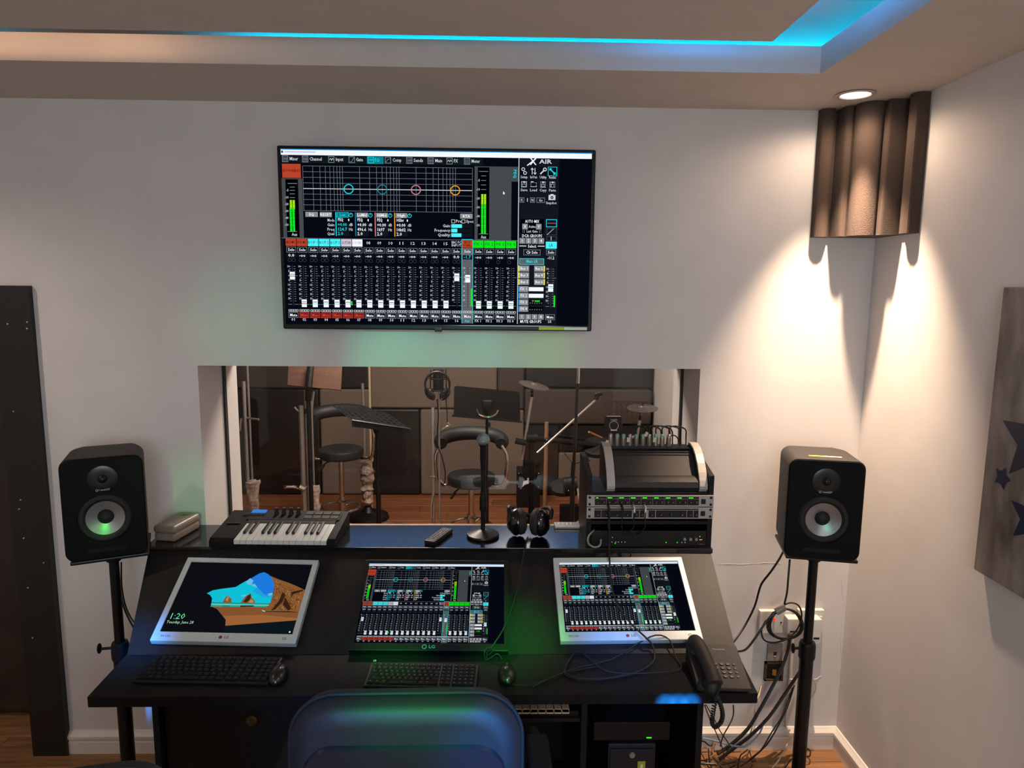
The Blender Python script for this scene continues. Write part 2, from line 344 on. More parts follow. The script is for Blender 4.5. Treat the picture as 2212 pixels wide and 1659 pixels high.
# door frame and padded door
b = M(); b.b2(-1.865, -1.728, 2.672, 2.70, 0, 1.892); b.b2(XL, -1.865, 2.672, 2.70, 1.795, 1.892); b.b2(-1.865, -1.80, 2.70, 2.97, 0, 1.8)
struct(b, 'trim_1', mat('door_frame_black', '#171310', .45, var=.2, scale=50, bump=.08))
d1 = tag(M().b2(-2.68, -1.865, 2.96, 3.0, .004, 1.80, bev=.004).done('door_1', m_door), kind='structure')
M().b2(-2.66, -1.89, 2.925, 2.96, .03, 1.78, bev=.03, seg=3).done('door_padding', m_door, d1)
for i, (px, py) in enumerate([(12, 885), (33, 1117), (56, 1340)]):
    p = at(px, py, Y=2.92)
    M().lathe([(0, .012), (.008, .010), (.013, .004), (.014, 0)], 16, Matrix.Rotation(PI/2, 4, 'X')).done('stud', m_chrome, d1, loc=p)
b = M()
for px, py in [(16, 700), (58, 696), (58, 710), (29, 889), (44, 1080), (41, 1100), (51, 1163), (94, 1216), (60, 1270), (70, 1378)]:
    p = at(px, py, Y=2.671 if px > 40 and py < 800 or px > 90 else 2.671); b.sph(p, .0035, (1, .4, 1), n=8)
tag(b.done('frame_nail', m_chrome, bpy.data.objects['trim_1']), kind='stuff')
# plaster patch seams on back wall: shallow raised ridges
b = M()
random.seed(3)
for (pts, r) in [([(1818, 1250), (1821, 1300), (1815, 1380), (1818, 1440), (1810, 1500), (1808, 1560)], .0016), ([(1548, 1217), (1600, 1219), (1660, 1216), (1690, 1217)], .0008), ([(1660, 1470), (1700, 1467), (1760, 1468), (1778, 1458)], .002)]:
    P = []
    for (x0, y0), (x1, y1) in zip(pts, pts[1:]):
        for k in range(6): P.append(at(x0+(x1-x0)*k/6+random.uniform(-2, 2), y0+(y1-y0)*k/6+random.uniform(-1, 1), Y=YB))
    b.tube(P, lambda t, r=r: r*(.4+random.random()), 5, smooth=0)
tag(b.done('plaster_seam', m_wall, bpy.data.objects['wall_back']), kind='stuff')
# booth padded panels
random.seed(5)
def pad(x0, x1, z0, z1, m, t=.075): M().b2(x0+.002, x1-.002, YE-t, YE-.001, z0+.002, z1-.002, bev=.022, seg=3).done('padded_panel', m, wall_far)
K, G, D = m_booth_l, m_booth_g, m_booth_d
for a in [(-2.297, -1.57, 0, .974, K), (-1.57, -1.12, 0, .974, G), (-1.12, -.675, 0, .80, K), (-.675, .262, 0, .795, G), (-1.12, .017, .80, 1.34, G), (.017, .262, .795, 1.34, D),
          (-2.297, -1.57, .974, 1.5, D), (-1.57, -1.12, .974, 1.34, K), (.262, 1.402, .99, 1.5, K), (.262, 1.402, .67, .99, D, .12), (.262, .578, 0, .67, K), (.578, 1.402, .405, .67, K), (.578, .85, 0, .405, G), (.85, 1.402, 0, .405, G),
          (-2.6, -2.3, 0, 1.5, G)]: pad(*a)
for i, x0 in enumerate([-2.6, -1.9, -1.2, -.5, .2, .8]):
    pad(x0, [-1.9, -1.2, -.5, .2, .8, 1.402][i], 1.5 if x0 < -1.9 or x0 >= .2 else 1.5, 2.05, [K, G][i % 2]); pad(x0, [-1.9, -1.2, -.5, .2, .8, 1.402][i], 2.05, 2.54, [G, K][i % 2])
pad(-1.57, .262, 1.34, 1.5, D)
struct(M().b2(XL, XBL, YF, YE, 0, ZC), 'wall_left.001', m_booth_g)
bl = thing('added_glow_bar', 'long blue glowing light bar high on the recording room end wall', 'light bar', (-.5, 6.20, 2.27))  # unseen from the camera, added so the shelf has something blue to mirror
M().b2(-1.9, 1.85, 0, .02, 0, .27).done('glow_face', emat('added_bar_blue', (.16, .42, 1.0), 1.5), bl); M().b2(-1.91, 1.86, .02, .035, -.01, .28).done('housing', m_black, bl)
# corner bass trap
def foam_side(mirror):
    # (distance from the corner along the wall, height off the wall)
    L = [(.249, 0), (.249, .028), (.243, .036), (.232, .042), (.218, .043), (.204, .038), (.196, .026), (.190, .014), (.184, .012), (.182, .070), (.174, .079), (.158, .080), (.150, .074)]
    R = [(.281, 0), (.281, .030), (.276, .040), (.262, .046), (.240, .045), (.222, .036), (.210, .018), (.200, .012), (.185, .012), (.183, .072), (.176, .080), (.150, .080), (.140, .072)]
    return [Vector((XR-.001-a, 2.699-h, 2.10)) for a, h in L] if not mirror else [Vector((XR-.001-h, 2.699-a, 2.10)) for a, h in R]
cc = Vector((XR-.105, 2.699-.105, 2.10)); mid = [cc+Vector((math.cos(math.radians(q)), math.sin(math.radians(q)), 0))*.053 for q in range(160, 291, 10)]
poly = foam_side(False)+mid+foam_side(True)[::-1]+[Vector((XR-.001, 2.699, 2.10))]
tag(M().prism(poly, (0, 0, .458)).done('bass_trap', m_foam, smooth=40), 'brown ribbed foam bass trap wedged in the ceiling corner', 'acoustic foam')
# wall painting
pa = thing('wall_painting', 'unframed grey brown canvas painted with dark blue stars', 'painting', (XR, 1.95, 1.1))
def pmat():
    m = bpy.data.materials.new('painted_canvas'); m.use_nodes = True; nt = m.node_tree; N = nt.nodes; L = nt.links; bb = N['Principled BSDF']; tc = N.new('ShaderNodeTexCoord'); mp = N.new('ShaderNodeMapping'); mp.inputs['Scale'].default_value = (1, 5, 1.6); mp.inputs['Rotation'].default_value = (.7, 0, 0)
    nz = N.new('ShaderNodeTexNoise'); nz.inputs['Scale'].default_value = 3.2; nz.inputs['Detail'].default_value = 6; r = N.new('ShaderNodeValToRGB')
    L.new(tc.outputs['Object'], mp.inputs[0]); L.new(mp.outputs[0], nz.inputs[0]); L.new(nz.outputs[0], r.inputs[0]); e = r.color_ramp.elements; e[0].position = .3; e[0].color = (*srgb('#4a3f39'), 1); e[1].position = .7; e[1].color = (*srgb('#8f857e'), 1); L.new(r.outputs[0], bb.inputs['Base Color']); bb.inputs['Roughness'].default_value = .6; return m
M().b2(-.028, -.001, -.72, 0, .0, .82, bev=.003).done('canvas', pmat(), pa)
m_star = mat('navy_paint', '#101c38', .5, var=.3, scale=20, bump=.05)
def star(cy, cz, R, r, rot, bulge=.45):
    P = []
    for i in range(10):
        a = rot+i*PI/5; q = R if i % 2 == 0 else R*bulge; P.append((-.0292, cy+q*math.cos(a), cz+q*math.sin(a)))
    M().poly(P).done('painted_star', m_star, pa, smooth=0)
for px, py, R, rot, bl in [(2232, 958, .125, 0, .45), (2165, 1032, .034, .3, .55), (2226, 1125, .082, .1, .45), (2290, 800, .05, .4, .5)]:
    p = at(px, py, X=XR-.029); star(p.y-1.95, p.z-1.1, R, 0, rot+PI/2, bl)
# ------------------------------------------------------------------ screens
PAL = {'bg': '#060914', 'nav': '#10181c', 'panel': '#14161f', 'pan2': '#0b0d18', 'white': '#f4fbff', 'txt': '#c9d3d6', 'line': '#7c878c', 'dim': '#454e55', 'grey': '#454a4e', 'btn': '#8b8d90', 'btnd': '#5f6266',
       'cyan': '#18d8e4', 'cy2': '#1a7f98', 'cyb': '#4ff2fb', 'red': '#b8432a', 'redd': '#7a1f1c', 'redt': '#c8453c', 'green': '#10e81e', 'gdk': '#0c9a1a', 'ylg': '#a6e612', 'pink': '#d08088', 'org': '#f0a224', 'yel': '#f4e24a', 'blu': '#1e90e0', 'lav': '#cfc6dc', 'blk': '#020307', 'dkt': '#3a0f0c', 'dkc': '#0c7c88', 'dkg': '#0c8a1a', 'lime': '#9ab81c', 'sticker': '#b9c6bc'}
class UI:
    """flat screen picture: coloured quads and lettering in television pixel units"""
    def __init__(s): s.v = []; s.f = []; s.m = []; s.keys = []; s.lay = 0
    def k(s, c):
        if c not in s.keys: s.keys.append(c)
        return s.keys.index(c)
    def uv(s, x, y):
        v = (y-320)/384; xl = 604+14*v; xr = 1279-7*v; return ((x-xl)/(xr-xl), v)
    def quad(s, pts, c, lay=1):
        i = len(s.v); s.v += [(*p, lay) for p in pts]; s.f.append(tuple(range(i, i+len(pts)))); s.m.append(s.k(c))
    def r(s, x0, y0, x1, y1, c, lay=1):
        a = s.uv(x0, (y0+y1)/2)[0]; b = s.uv(x1, (y0+y1)/2)[0]; v0 = (y0-320)/384; v1 = (y1-320)/384
        s.quad([(a, v1), (b, v1), (b, v0), (a, v0)], c, lay)
    def fr(s, x0, y0, x1, y1, c, t=.8, lay=2):
        s.r(x0, y0, x1, y0+t, c, lay); s.r(x0, y1-t, x1, y1, c, lay); s.r(x0, y0, x0+t, y1, c, lay); s.r(x1-t, y0, x1, y1, c, lay)
    def ln(s, x0, y0, x1, y1, c, t=1, lay=3):
        dx, dy = x1-x0, y1-y0; L = math.hypot(dx, dy) or 1; nx, ny = -dy/L*t/2, dx/L*t/2
        s.quad([s.uv(*p) for p in ((x0+nx, y0+ny), (x0-nx, y0-ny), (x1-nx, y1-ny), (x1+nx, y1+ny))][::-1], c, lay)
    def ring(s, x, y, R, c, t=1.4, lay=4, n=18):
        for i in range(n):
            a, b = 2*PI*i/n, 2*PI*(i+1)/n
            s.quad([s.uv(x+q*math.cos(w_), y+q*math.sin(w_)) for q, w_ in ((R, a), (R, b), (R-t, b), (R-t, a))], c, lay)
    def t(s, st, x, y, h, c='txt', lay=4, w_=None, al='c', rot=0, bold=.012):
        vs, fs, tw = textmesh(st, 0, bold); i = len(s.v); kx = h if w_ is None else w_/tw
        off = {'c': 0, 'l': tw*kx/2, 'r': -tw*kx/2}[al]; ci, si = math.cos(rot), math.sin(rot); u0, v0 = s.uv(x+off, y); du = 1/(s.uv(x+1, y)[0]-s.uv(x, y)[0])
        for a in vs:
            X, Y = a[0]*kx, a[1]*h; X, Y = X*ci-Y*si, X*si+Y*ci
            s.v.append((u0+X/du, v0-Y*1.22/384, lay))
        for q in fs: s.f.append(tuple(j+i for j in q)); s.m.append(s.k(c))
    def build(s, name, W, H, parent, loc, rot=(0, 0, 0), gain=1.0, tintg=None):
        me = bpy.data.meshes.new(name)
        me.from_pydata([((u_-.5)*W, -l*.00025, (.5-v_)*H) for u_, v_, l in s.v], [], s.f)
        for k in s.keys: me.materials.append(emat('glow_%s_%d' % (k, int(gain*100)), PAL[k], gain))
        me.polygons.foreach_set('material_index', s.m); me.update()
        o = bpy.data.objects.new(name, me); COL.objects.link(o); o.parent = parent; o.location = loc; o.rotation_euler = rot
        return o
ui = UI()
ui.quad([(0, 1), (1, 1), (1, 0), (0, 0)], 'bg', 0)
ui.r(604, 320, 1279, 322, 'blu'); ui.r(605, 322, 1278, 333, 'white'); ui.r(606, 324, 610, 329, 'dim', 2); ui.r(613, 325, 680, 328, 'lav', 2)
ui.r(606, 334, 1041, 350, 'nav'); ui.r(790, 334, 826, 350, 'dkc', 2)
for nm, xi, xt, w_ in [('Mixer', 608, 633, 18), ('Channel', 651, 680, 26), ('Input', 707, 731, 16), ('Gate', 751, 774, 15), ('EQ', 792, 812, 10), ('Comp', 829, 855, 19), ('Sends', 875, 901, 20), ('Main', 921, 945, 15), ('FX', 962, 982, 9), ('Meter', 1000, 1025, 18)]:
    c = 'cyan' if nm == 'EQ' else 'txt'
    ui.fr(xi, 334.5, xi+13, 348.5, c if nm == 'EQ' else 'line', 1.2, 3); ui.t(nm, xt, 341.5, 8.4, c, w_=w_)
    if nm in ('Mixer', 'Channel', 'Sends', 'Main', 'Meter'):
        for j in (3, 6, 9): ui.r(xi+j, 337, xi+j+1, 347, 'line', 3)
        if nm != 'Meter': ui.r(xi+2, 341, xi+12, 342, 'line', 3)
    elif nm == 'Gate': ui.ln(xi+3, 346, xi+6, 346, 'line'); ui.ln(xi+6, 346, xi+11, 337, 'line')
    elif nm == 'Comp': ui.ln(xi+2, 346, xi+6, 340, 'line'); ui.ln(xi+6, 340, xi+12, 338, 'line')
    else:
        ui.ln(xi+2, 343, xi+5, 339, c); ui.ln(xi+5, 339, xi+7, 344, c); ui.ln(xi+7, 344, xi+9, 339, c); ui.ln(xi+9, 339, xi+12, 343, c)
ui.r(608, 352, 648, 382, 'red', 2); ui.t('BUY POWER PC', 628, 367, 6.6, 'dkt', w_=36)
ui.r(609, 383, 653, 512, 'grey'); ui.r(617, 385, 644, 511, 'blk', 2)
def meter(x, ytop, rows, x0, ybar, ye):
    for i, (y, lab) in enumerate(rows):
        w_ = 10 if i in (0, len(rows)-1) else 5.5
        ui.r(x-w_, y-.6, x+w_, y+.6, 'line', 3)
        if lab: ui.t(lab, x-8, y, 6, 'txt', al='r')
    for dx in (-5, 1): ui.r(x+dx, ybar, x+dx+4.6, ybar+(ye-ybar)*.25, 'ylg', 4); ui.r(x+dx, ybar+(ye-ybar)*.12, x+dx+4.6, ybar+(ye-ybar)*.3, 'ylg', 4); ui.r(x+dx, ybar+(ye-ybar)*.25, x+dx+4.6, ye, 'green', 5)
    for k in range(1, 8): y = ybar+(ye-ybar)*k/8; ui.r(x-5, y, x+5.6, y+.5, 'gdk', 6)
meter(630, 0, [(394, ''), (402, ''), (409, '-5'), (416.5, ''), (424.5, '-10'), (439, '-20'), (454, '-30'), (469, '-40'), (484, '-50'), (498.5, '')], 0, 430, 498)
ui.t('Aux', 635, 505, 8, 'txt', w_=12)
fx = lambda f: 590+(912+747*(math.log10(f)-2))/6.144
for d in (10, 100, 1000, 10000):
    for k in range(1, 10):
        if 20 <= d*k <= 20000: ui.r(fx(d*k)-.35, 356, fx(d*k)+.35, 452, 'line', 2)
for y in (356, 368.4, 380.6, 392.4, 416.4, 428.4, 440, 452.2): ui.r(653.5, y-.35, 1017.5, y+.35, 'line', 2)
ui.r(653.5, 403.9, 1017.5, 405.5, 'txt', 3)
for x, c in ((751, 'cyan'), (823.5, 'cy2'), (896, 'pink'), (981, 'org')): ui.ring(x, 404.7, 10.8, c, 2, 5, 26)
for x0, x1, t_ in ((658, 685, 'EQ'), (689, 715, 'RESET'), (992, 1019, 'RTA')): ui.r(x0, 455, x1, 466, 'btn', 2); ui.t(t_, (x0+x1)/2, 461, 7, 'white', w_=min(24, 5.2*len(t_)))
for y, t_ in ((473, 'Mode'), (483, 'Gain'), (493, 'Freq'), (502.5, 'Qual')): ui.t(t_, 720.5, y, 7.4, 'txt', w_=15, al='r')
for x, c, t_, vals in ((723, 'cyan', 'Low', ('PEQ', '+0.00', '124.7', '2.0')), (765, 'cy2', 'LoMid', ('PEQ', '+0.00', '496.6', '2.0')), (807.5, 'pink', 'HiMid', ('PEQ', '+0.00', '1k97', '2.0')), (849.5, 'org', 'High', ('HShv', '+0.00', '10k02', '2.0'))):
    ui.r(x, 455, x+2, 507, c, 3); ui.r(x+3, 455.5, x+28, 466, 'dkc' if t_ == 'Low' else 'btn', 2); ui.t(t_, x+15, 461, 7.4, 'cyan' if t_ == 'Low' else 'white', w_=4*len(t_))
    if t_ == 'Low': ui.fr(x+2.6, 455, x+28.4, 466.4, 'cyan', .8, 3)
    ui.ring(x+33, 461, 4.6, 'cyan', 1.2, 4, 12); ui.r(x+32.4, 456, x+33.6, 461, 'cyan', 5)
    ui.r(x+3, 478, x+29, 507, 'panel', 2)
    for y, v_ in zip((471.5, 482.3, 492.5, 502), vals): ui.t(v_, x+5, y, 8, 'cyan' if t_ == 'Low' and y > 475 else 'white', w_=3.8*len(v_), al='l')
    ui.t('dB', x+33, 482.3, 7.4, 'txt', w_=8); ui.t('Hz', x+33, 492.5, 7.4, 'txt', w_=8); ui.r(x+27, 469.5, x+29.5, 474, 'white', 4)
for x, t_ in ((973, 'Pre'), (995, 'Spec')): ui.fr(x, 468, x+8, 476, 'txt', 1); ui.t(t_, x+10, 472, 7.6, 'txt', al='l', w_=4*len(t_))
for y, t_, x1 in ((482.4, 'Gain:', 996), (492.4, 'Frequency:', 986), (502.4, 'Quality:', 995)):
    ui.t(t_, 971.5, y, 7.6, 'txt', al='r', w_=3.6*len(t_)-1); ui.r(973, y-4, 1019, y+4, 'nav', 2); ui.r(973, y-4, x1, y+4, 'cyb', 3)
ui.r(1023, 352, 1118, 512, 'grey'); ui.r(1030, 354, 1055, 510, 'blk', 2); ui.r(1103, 384, 1118, 512, 'bg', 2); ui.t('PEQ', 1110.5, 367.5, 8.5, 'cyan', w_=15, rot=-PI/2)
meter(1042.5, 0, [(363, ''), (372.5, ''), (382.5, '-5'), (392, ''), (402, '-10'), (421.5, '-20'), (441, '-30'), (460.5, '-40'), (480.5, '-50'), (499, '')], 0, 412, 499)
ui.t('Aux', 1043, 506, 8, 'txt', w_=12)
ui.quad([ui.uv(*p) for p in ((1085, 412), (1089, 409.5), (1085, 405))], 'white', 4); ui.r(1086, 408, 1088, 412, 'white', 4)
ui.r(1117.4, 333, 1119, 700, 'txt', 6); ui.r(607, 512.5, 1118, 513.3, 'line', 3); ui.r(1119, 333, 1205, 703, 'panel')
ui.t('X', 1150, 341, 17, 'white', w_=15); ui.ln(1137, 349, 1156, 334, 'white', 2.2); ui.t('AIR', 1177, 340.5, 10.5, 'txt', w_=28, bold=.02)
for i, t_ in enumerate(('Setup', 'In/Out', 'Utility', 'Resize', 'Save', 'Load', 'Copy', 'Paste')):
    x = 1130.5+(i % 4)*20.6; y = 361 if i < 4 else 389
    ui.r(x-8, y-9, x+8, y+9, 'pan2', 2); ui.t(t_, x, y+13, 6.6, 'txt', w_=15)
    if i == 0: ui.ring(x-2, y-4, 4, 'txt', 1.6); ui.ring(x+2, y+4, 4, 'txt', 1.6)
    elif i == 1:
        for q, s_ in ((-3, -1), (3, 1)): ui.ln(x+q, y-7, x+q, y+7, 'txt', 1.6); ui.ln(x+q, y+7*s_, x+q-3, y+3*s_, 'txt', 1.4); ui.ln(x+q, y+7*s_, x+q+3, y+3*s_, 'txt', 1.4)
    elif i == 2: ui.ln(x-6, y+6, x+3, y-3, 'txt', 3); ui.ring(x+4, y-4, 4.2, 'txt', 2)
    elif i == 3: ui.fr(x-10, y-10, x+10, y+10, 'cyan', 1.2); ui.ln(x-6, y-6, x+6, y+6, 'cyan', 2.6); ui.r(x-7, y-7, x-2, y-2, 'cyan', 4); ui.r(x+2, y+2, x+7, y+7, 'cyan', 4)
    elif i == 5: ui.fr(x-6.5, y-4, x+7, y+6, 'txt', 1.4); ui.r(x-6, y-6, x, y-4, 'txt', 3)
    else: ui.fr(x-6, y-6, x+6, y+7, 'txt', 1.5); ui.fr(x-3, y-1, x+3, y+6, 'txt', 1); ui.r(x-2, y-6, x+3, y-3, 'txt', 3)
ui.r(1184, 412, 1199, 423, 'txt', 3); ui.ring(1191.5, 417.5, 3.2, 'panel', 2, 4); ui.r(1188, 410, 1195, 413, 'txt', 3); ui.t('Snapshot', 1190, 429.5, 6.4, 'txt', w_=23)
for x0, x1, t_ in ((1121, 1131, 'K'), (1144, 1154, 'N'), (1158, 1176, 'Go')): ui.fr(x0, 418, x1, 429, 'line', 1); ui.t(t_, (x0+x1)/2, 424, 6.6, 'txt')
ui.t('1', 1138, 424, 9, 'white')
ui.r(1123, 465, 1174, 497, 'blk', 2); ui.t('AUTO MIX', 1148.5, 470.5, 7.6, 'white', w_=31); ui.t('Active', 1148.5, 482, 7, 'txt', w_=15); ui.t('Last Gate', 1148.5, 492.3, 6.6, 'txt', w_=24)
for x, t_ in ((1133, 'X'), (1163, 'Y')): ui.r(x-6, 475.5, x+6, 488, 'btn', 3); ui.t(t_, x, 482, 7.4, 'white')
for x in (1130, 1166): ui.fr(x-2.5, 490, x+2.5, 495, 'txt', .9)
ui.t('DCA GROUPS', 1148.5, 502.5, 7.6, 'white', w_=43); ui.t('Select', 1148.5, 525.3, 7.6, 'white', w_=18); ui.r(1121, 524, 1136, 525.5, 'white', 3); ui.r(1161, 524, 1176, 525.5, 'white', 3)
for i in range(4):
    for y0, y1 in ((507, 519.5), (678, 690)): ui.r(1121+i*13.8, y0, 1133.3+i*13.8, y1, 'btn', 3); ui.t(str(i+1), 1127+i*13.8, (y0+y1)/2, 7.8, 'white')
ui.t('MUTE GROUPS', 1146.5, 695, 7.8, 'white', w_=46)
ui.fr(1130, 532.5, 1167, 545, 'line', 1); ui.t('Clr Solo', 1148.5, 539, 7.6, 'white', w_=25)
ui.r(1121, 552, 1175, 566, 'btnd', 2); ui.fr(1121, 552, 1175, 566.5, 'cyan', 1.2, 3); ui.t('Main LR', 1148.5, 559, 7.8, 'cyan', w_=25)
for i in range(6):
    x = 1121.5 if i % 2 == 0 else 1153.5; y = 568.5+(i//2)*15; ui.r(x, y, x+21, y+13, 'btn', 3); ui.t('Bus %d' % (i+1), x+10.5, y+6.5, 7.4, 'white', w_=16); ui.r(x-2.5 if i % 2 == 0 else x+21, y, x if i % 2 == 0 else x+23.5, y+13, 'yel', 3)
for i in range(4):
    y = 614.5+i*15; ui.r(1121.5, y, 1141, y+13, 'btn', 3); ui.r(1119.5, y, 1121.5, y+13, 'blu', 3); ui.t('FX %d' % (i+1), 1131, y+6.5, 7.4, 'white', w_=14)
    ui.r(1142, y+2, 1174, y+11, 'white' if i < 2 else 'blk', 3)
    if i == 2: ui.r(1155, y+2, 1166, y+5, 'green', 4); ui.r(1149, y+2, 1153, y+4, 'pink', 4)
    if i >= 2:
        for j in range(6): ui.r(1144+j*5, y+7, 1146+j*5, y+9, 'line', 4)
    if i == 2: pass
ui.fr(1179, 465, 1202.5, 482.5, 'cyan', 1.4); ui.r(1182, 473.3, 1200, 474.2, 'pink', 3); ui.fr(1180, 485, 1202, 500, 'dim', .8); ui.ln(1181, 499.5, 1196, 485.5, 'txt', 1); ui.fr(1180, 503, 1202, 512, 'dim', .8); ui.r(1189.5, 503, 1190.8, 512, 'txt', 3)
ui.r(1178.5, 514.5, 1202.5, 530, 'cyb', 3); ui.t('LR', 1190, 522.5, 8, 'dkc')
def strip(x, w_, head, hc, tc, solo, db, fad, foot, mute, sel=False, n=2, capc=None, lvl=None, lr=False):
    x1 = x+w_
    def X(f, y): # leans with the screen edge like the television picture
        u_ = ui.uv(x+w_*f, 522)[0]; v = (y-320)/384; xl = 604+14*v; xr = 1279-7*v; return xl+u_*(xr-xl)
    if not lr:
        if hc: ui.r(X(.03, 522), 514, X(.97, 522), 530, hc, 3)
        if head: 
            hl = head.split('|')
            for i, h in enumerate(hl): ui.t(h, X(.5, 522), 522+(i-(len(hl)-1)/2)*6.6, 7.4 if len(hl) == 1 else 6.2, tc, w_=min(w_*.86, 4.3*len(h)))
    if sel:
        ui.r(X(0, 615), 531, X(1, 615), 700, 'btnd', 2)
        for f in (0, 1): ui.ln(X(f, 512), 512, X(f, 700), 700, 'cyan', 1.2, 6)
        ui.r(X(0, 512), 511, X(1, 512), 512.5, 'cyan', 6)
    ui.fr(X(.08, 538), 532, X(.95, 538), 544.5, 'line', .9, 4); ui.t('Solo', X(.52, 538), 538.5, 7.4, 'white', w_=14)
    ui.r(X(.08, 551), 546.5, X(.95, 551), 556, 'panel', 3); ui.t(db, X(.5, 551), 551, 7.4, 'cyan' if sel else 'white', w_=min(15, 4*len(db)+1))
    for i in range(n if not lr else 0): ui.ring(X(.34+.36*i, 561), 561.3, 4, 'dim', .6, 3, 10)
    for j in range(17):
        y = 575.5+j*5.12
        if j == 16: y = 660
        a = 4 if j not in (16,) else 8
        ui.r(X(.42, y)-a, y-.45, X(.42, y), y+.45, 'line', 3); ui.r(X(.66, y), y-.45, X(.66, y)+(a if j != 4 else 8), y+.45, 'line', 3)
        if j % 2 == 0 and j < 15: ui.t(('10', '5', '0', '5', '10', '20', '30', '50')[j//2], X(.42, y)-3, y, 5.4, 'txt', al='r', w_=4.6 if j//2 not in (1, 2, 3) else 2.6)
    ui.r(X(.54, 615), 573, X(.54, 615)+.6, 664, 'blk' if sel else 'dim', 3)
    cx = X(.54, fad); ui.r(cx-5.4, fad-8.5, cx+5.4, fad+8.5, 'white', 5); ui.r(cx-4.5, fad-4, cx+4.5, fad-2.2, 'line', 6)
    if capc: ui.r(cx-5.4, fad+.2, cx+5.4, fad+1.8, capc, 6)
    else: ui.r(cx-5.4, fad+.5, cx+5.4, fad+1.1, 'line', 6)
    if lvl: ui.r(X(.82, lvl), lvl, X(.96, lvl), 661, 'green', 5)
    if not lr:
        for i in range(4): ui.fr(X(.09+.23*i, 674), 671.5, X(.09+.23*i, 674)+4.8, 676.5, 'txt', 1, 4)
    mc = 'redt' if mute else 'line'
    if mute: ui.r(X(.07, 684), 678, X(.96, 684), 690.5, 'redd', 3)
    ui.fr(X(.07, 684), 678, X(.96, 684), 690.5, mc, 1, 4); ui.t('Mute', X(.52, 684), 684.5, 7.6, 'redt' if mute else 'white', w_=15)
    ui.t(foot, X(.5, 694), 694.5, 7, 'cyan' if sel else 'txt', w_=min(13, 3.7*len(foot)))
heads = [('AKG MIC', 'red', 'dkt'), ('AUD MIC', 'red', 'dkt'), ('B-UP 1', 'cyb', 'dkc'), ('B-UP 2', 'cyb', 'dkc'), ('B-UP 3', 'cyb', 'dkc'), ('GUITAR', 'lav', 'grey'), ('DRUMS', 'white', 'lav')]+[('%02d' % i, None, 'txt') for i in range(8, 16)]+[('BBC PC|INPUT', None, 'txt'), ('BUY|POWER...', 'red', 'dkt')]+[('FX %d' % i, 'green', 'dkg') for i in range(1, 5)]
for i, (h, hc, tc) in enumerate(heads):
    strip(615.2+23.79*i, 23.79, h, hc, tc, 0, '0.0' if i in (0, 15) else ('-1.7' if i == 16 else '-oo'), 596 if i in (0, 15) else (599 if i == 16 else 657.5), '%02d' % (i+1) if i < 16 else ('Aux' if i == 16 else 'FX %d' % (i-16)), 1 <= i <= 6,
          sel=i == 16, n=2 if i < 16 else 1, capc={0: 'red', 1: 'red', 2: 'cyb', 3: 'cyb', 4: 'cyb'}.get(i, 'green' if i > 16 else None), lvl={5: 652, 16: 621}.get(i))
strip(1178, 23.79, None, None, None, 0, '-11.2', 618, 'LR', False, n=0, capc='cyb', lvl=635, lr=True)
# ---- wall television
TVW, TVH = 1.146, .656
tx, tz = (-.786+.357)/2, 2.0705
tv = thing('television', 'large wall mounted flat television showing the mixer screen', 'television', (tx, 2.64, tz))
b = M().b2(-TVW/2, TVW/2, .0, .03, -TVH/2, TVH/2, bev=.006); b.b2(-.4, .4, .03, .058, -.26, .2, bev=.01)
b.b2(-.013, .013, -.001, .02, -TVH/2-.006, -TVH/2+.003)
b.done('housing', m_black, tv)
SW, SH = TVW-.024, TVH-.028
M().b2(-SW/2, SW/2, -.0012, .002, -SH/2+.003, SH/2+.003).done('screen', mat('screen_glass', '#04050a', .12, var=0, bump=0), tv)
ui.build('screen_picture', SW-.004, SH-.004, tv, (0, -.0016, .004))
text_part('LG', .010, m_grey_t, tv, (.006, -.0007, -TVH/2+.0065), width=.012); M().torus((-.007, -.0007, -TVH/2+.0065), .0035, .0006, (0, 1, 0), 16, 4).done('logo_ring', m_grey_t, tv)
st = M().b2(-.095, .0, 0, .0006, -.0055, .0055).done('sticker', mat('sticker_green', '#8fa51a', .5, var=0, bump=0, emit='#8fa51a', estr=.25), tv, loc=(.47, -.0016, -TVH/2+.010))
M().b2(0, .085, 0, .0006, -.0055, .0055).done('sticker', mat('sticker_white', '#b9c6bc', .5, var=0, bump=0, emit='#b9c6bc', estr=.2), tv, loc=(.47, -.0016, -TVH/2+.010))
# ---- mixing desk
DZ, DY0, DY1 = .75, 1.88, 2.105
SZ, SY0 = .968, 2.478
TH = math.atan2(SZ-DZ-.004, SY0-DY1)
desk = thing('mixing_desk', 'black laminate studio desk with sloped monitor panel and raised rear shelf', 'desk', (0, 2.1, 0))
def D3(x, y, z): return (x, y-2.1, z)
M().prism([D3(-1.148, DY0, DZ-.033), D3(.766, DY0+.006, DZ-.033), D3(.785, DY1+.035, DZ-.033), D3(-1.156, DY1+.01, DZ-.033)], (0, 0, .033), bev=.0025).done('desktop', mat('desktop_laminate', '#171515', .6, var=.25, scale=60, bump=.03, spec=.12), desk)
M().prism([D3(-1.15, DY1, DZ-.02), D3(.778, DY1, DZ-.02), D3(.79, SY0, SZ-.024), D3(-1.245, SY0, SZ-.024)], (0, 0, .022)).done('monitor_panel', m_blackwood, desk)
M().prism([D3(-1.258, SY0-.012, SZ-.018), D3(.795, SY0-.03, SZ-.018), D3(.80, 2.699, SZ-.018), D3(-1.265, 2.699, SZ-.018)], (0, 0, .018), bev=.002).done('rear_shelf', mat('shelf_laminate', '#101013', .14, var=.2, scale=60, bump=0, spec=.7), desk)
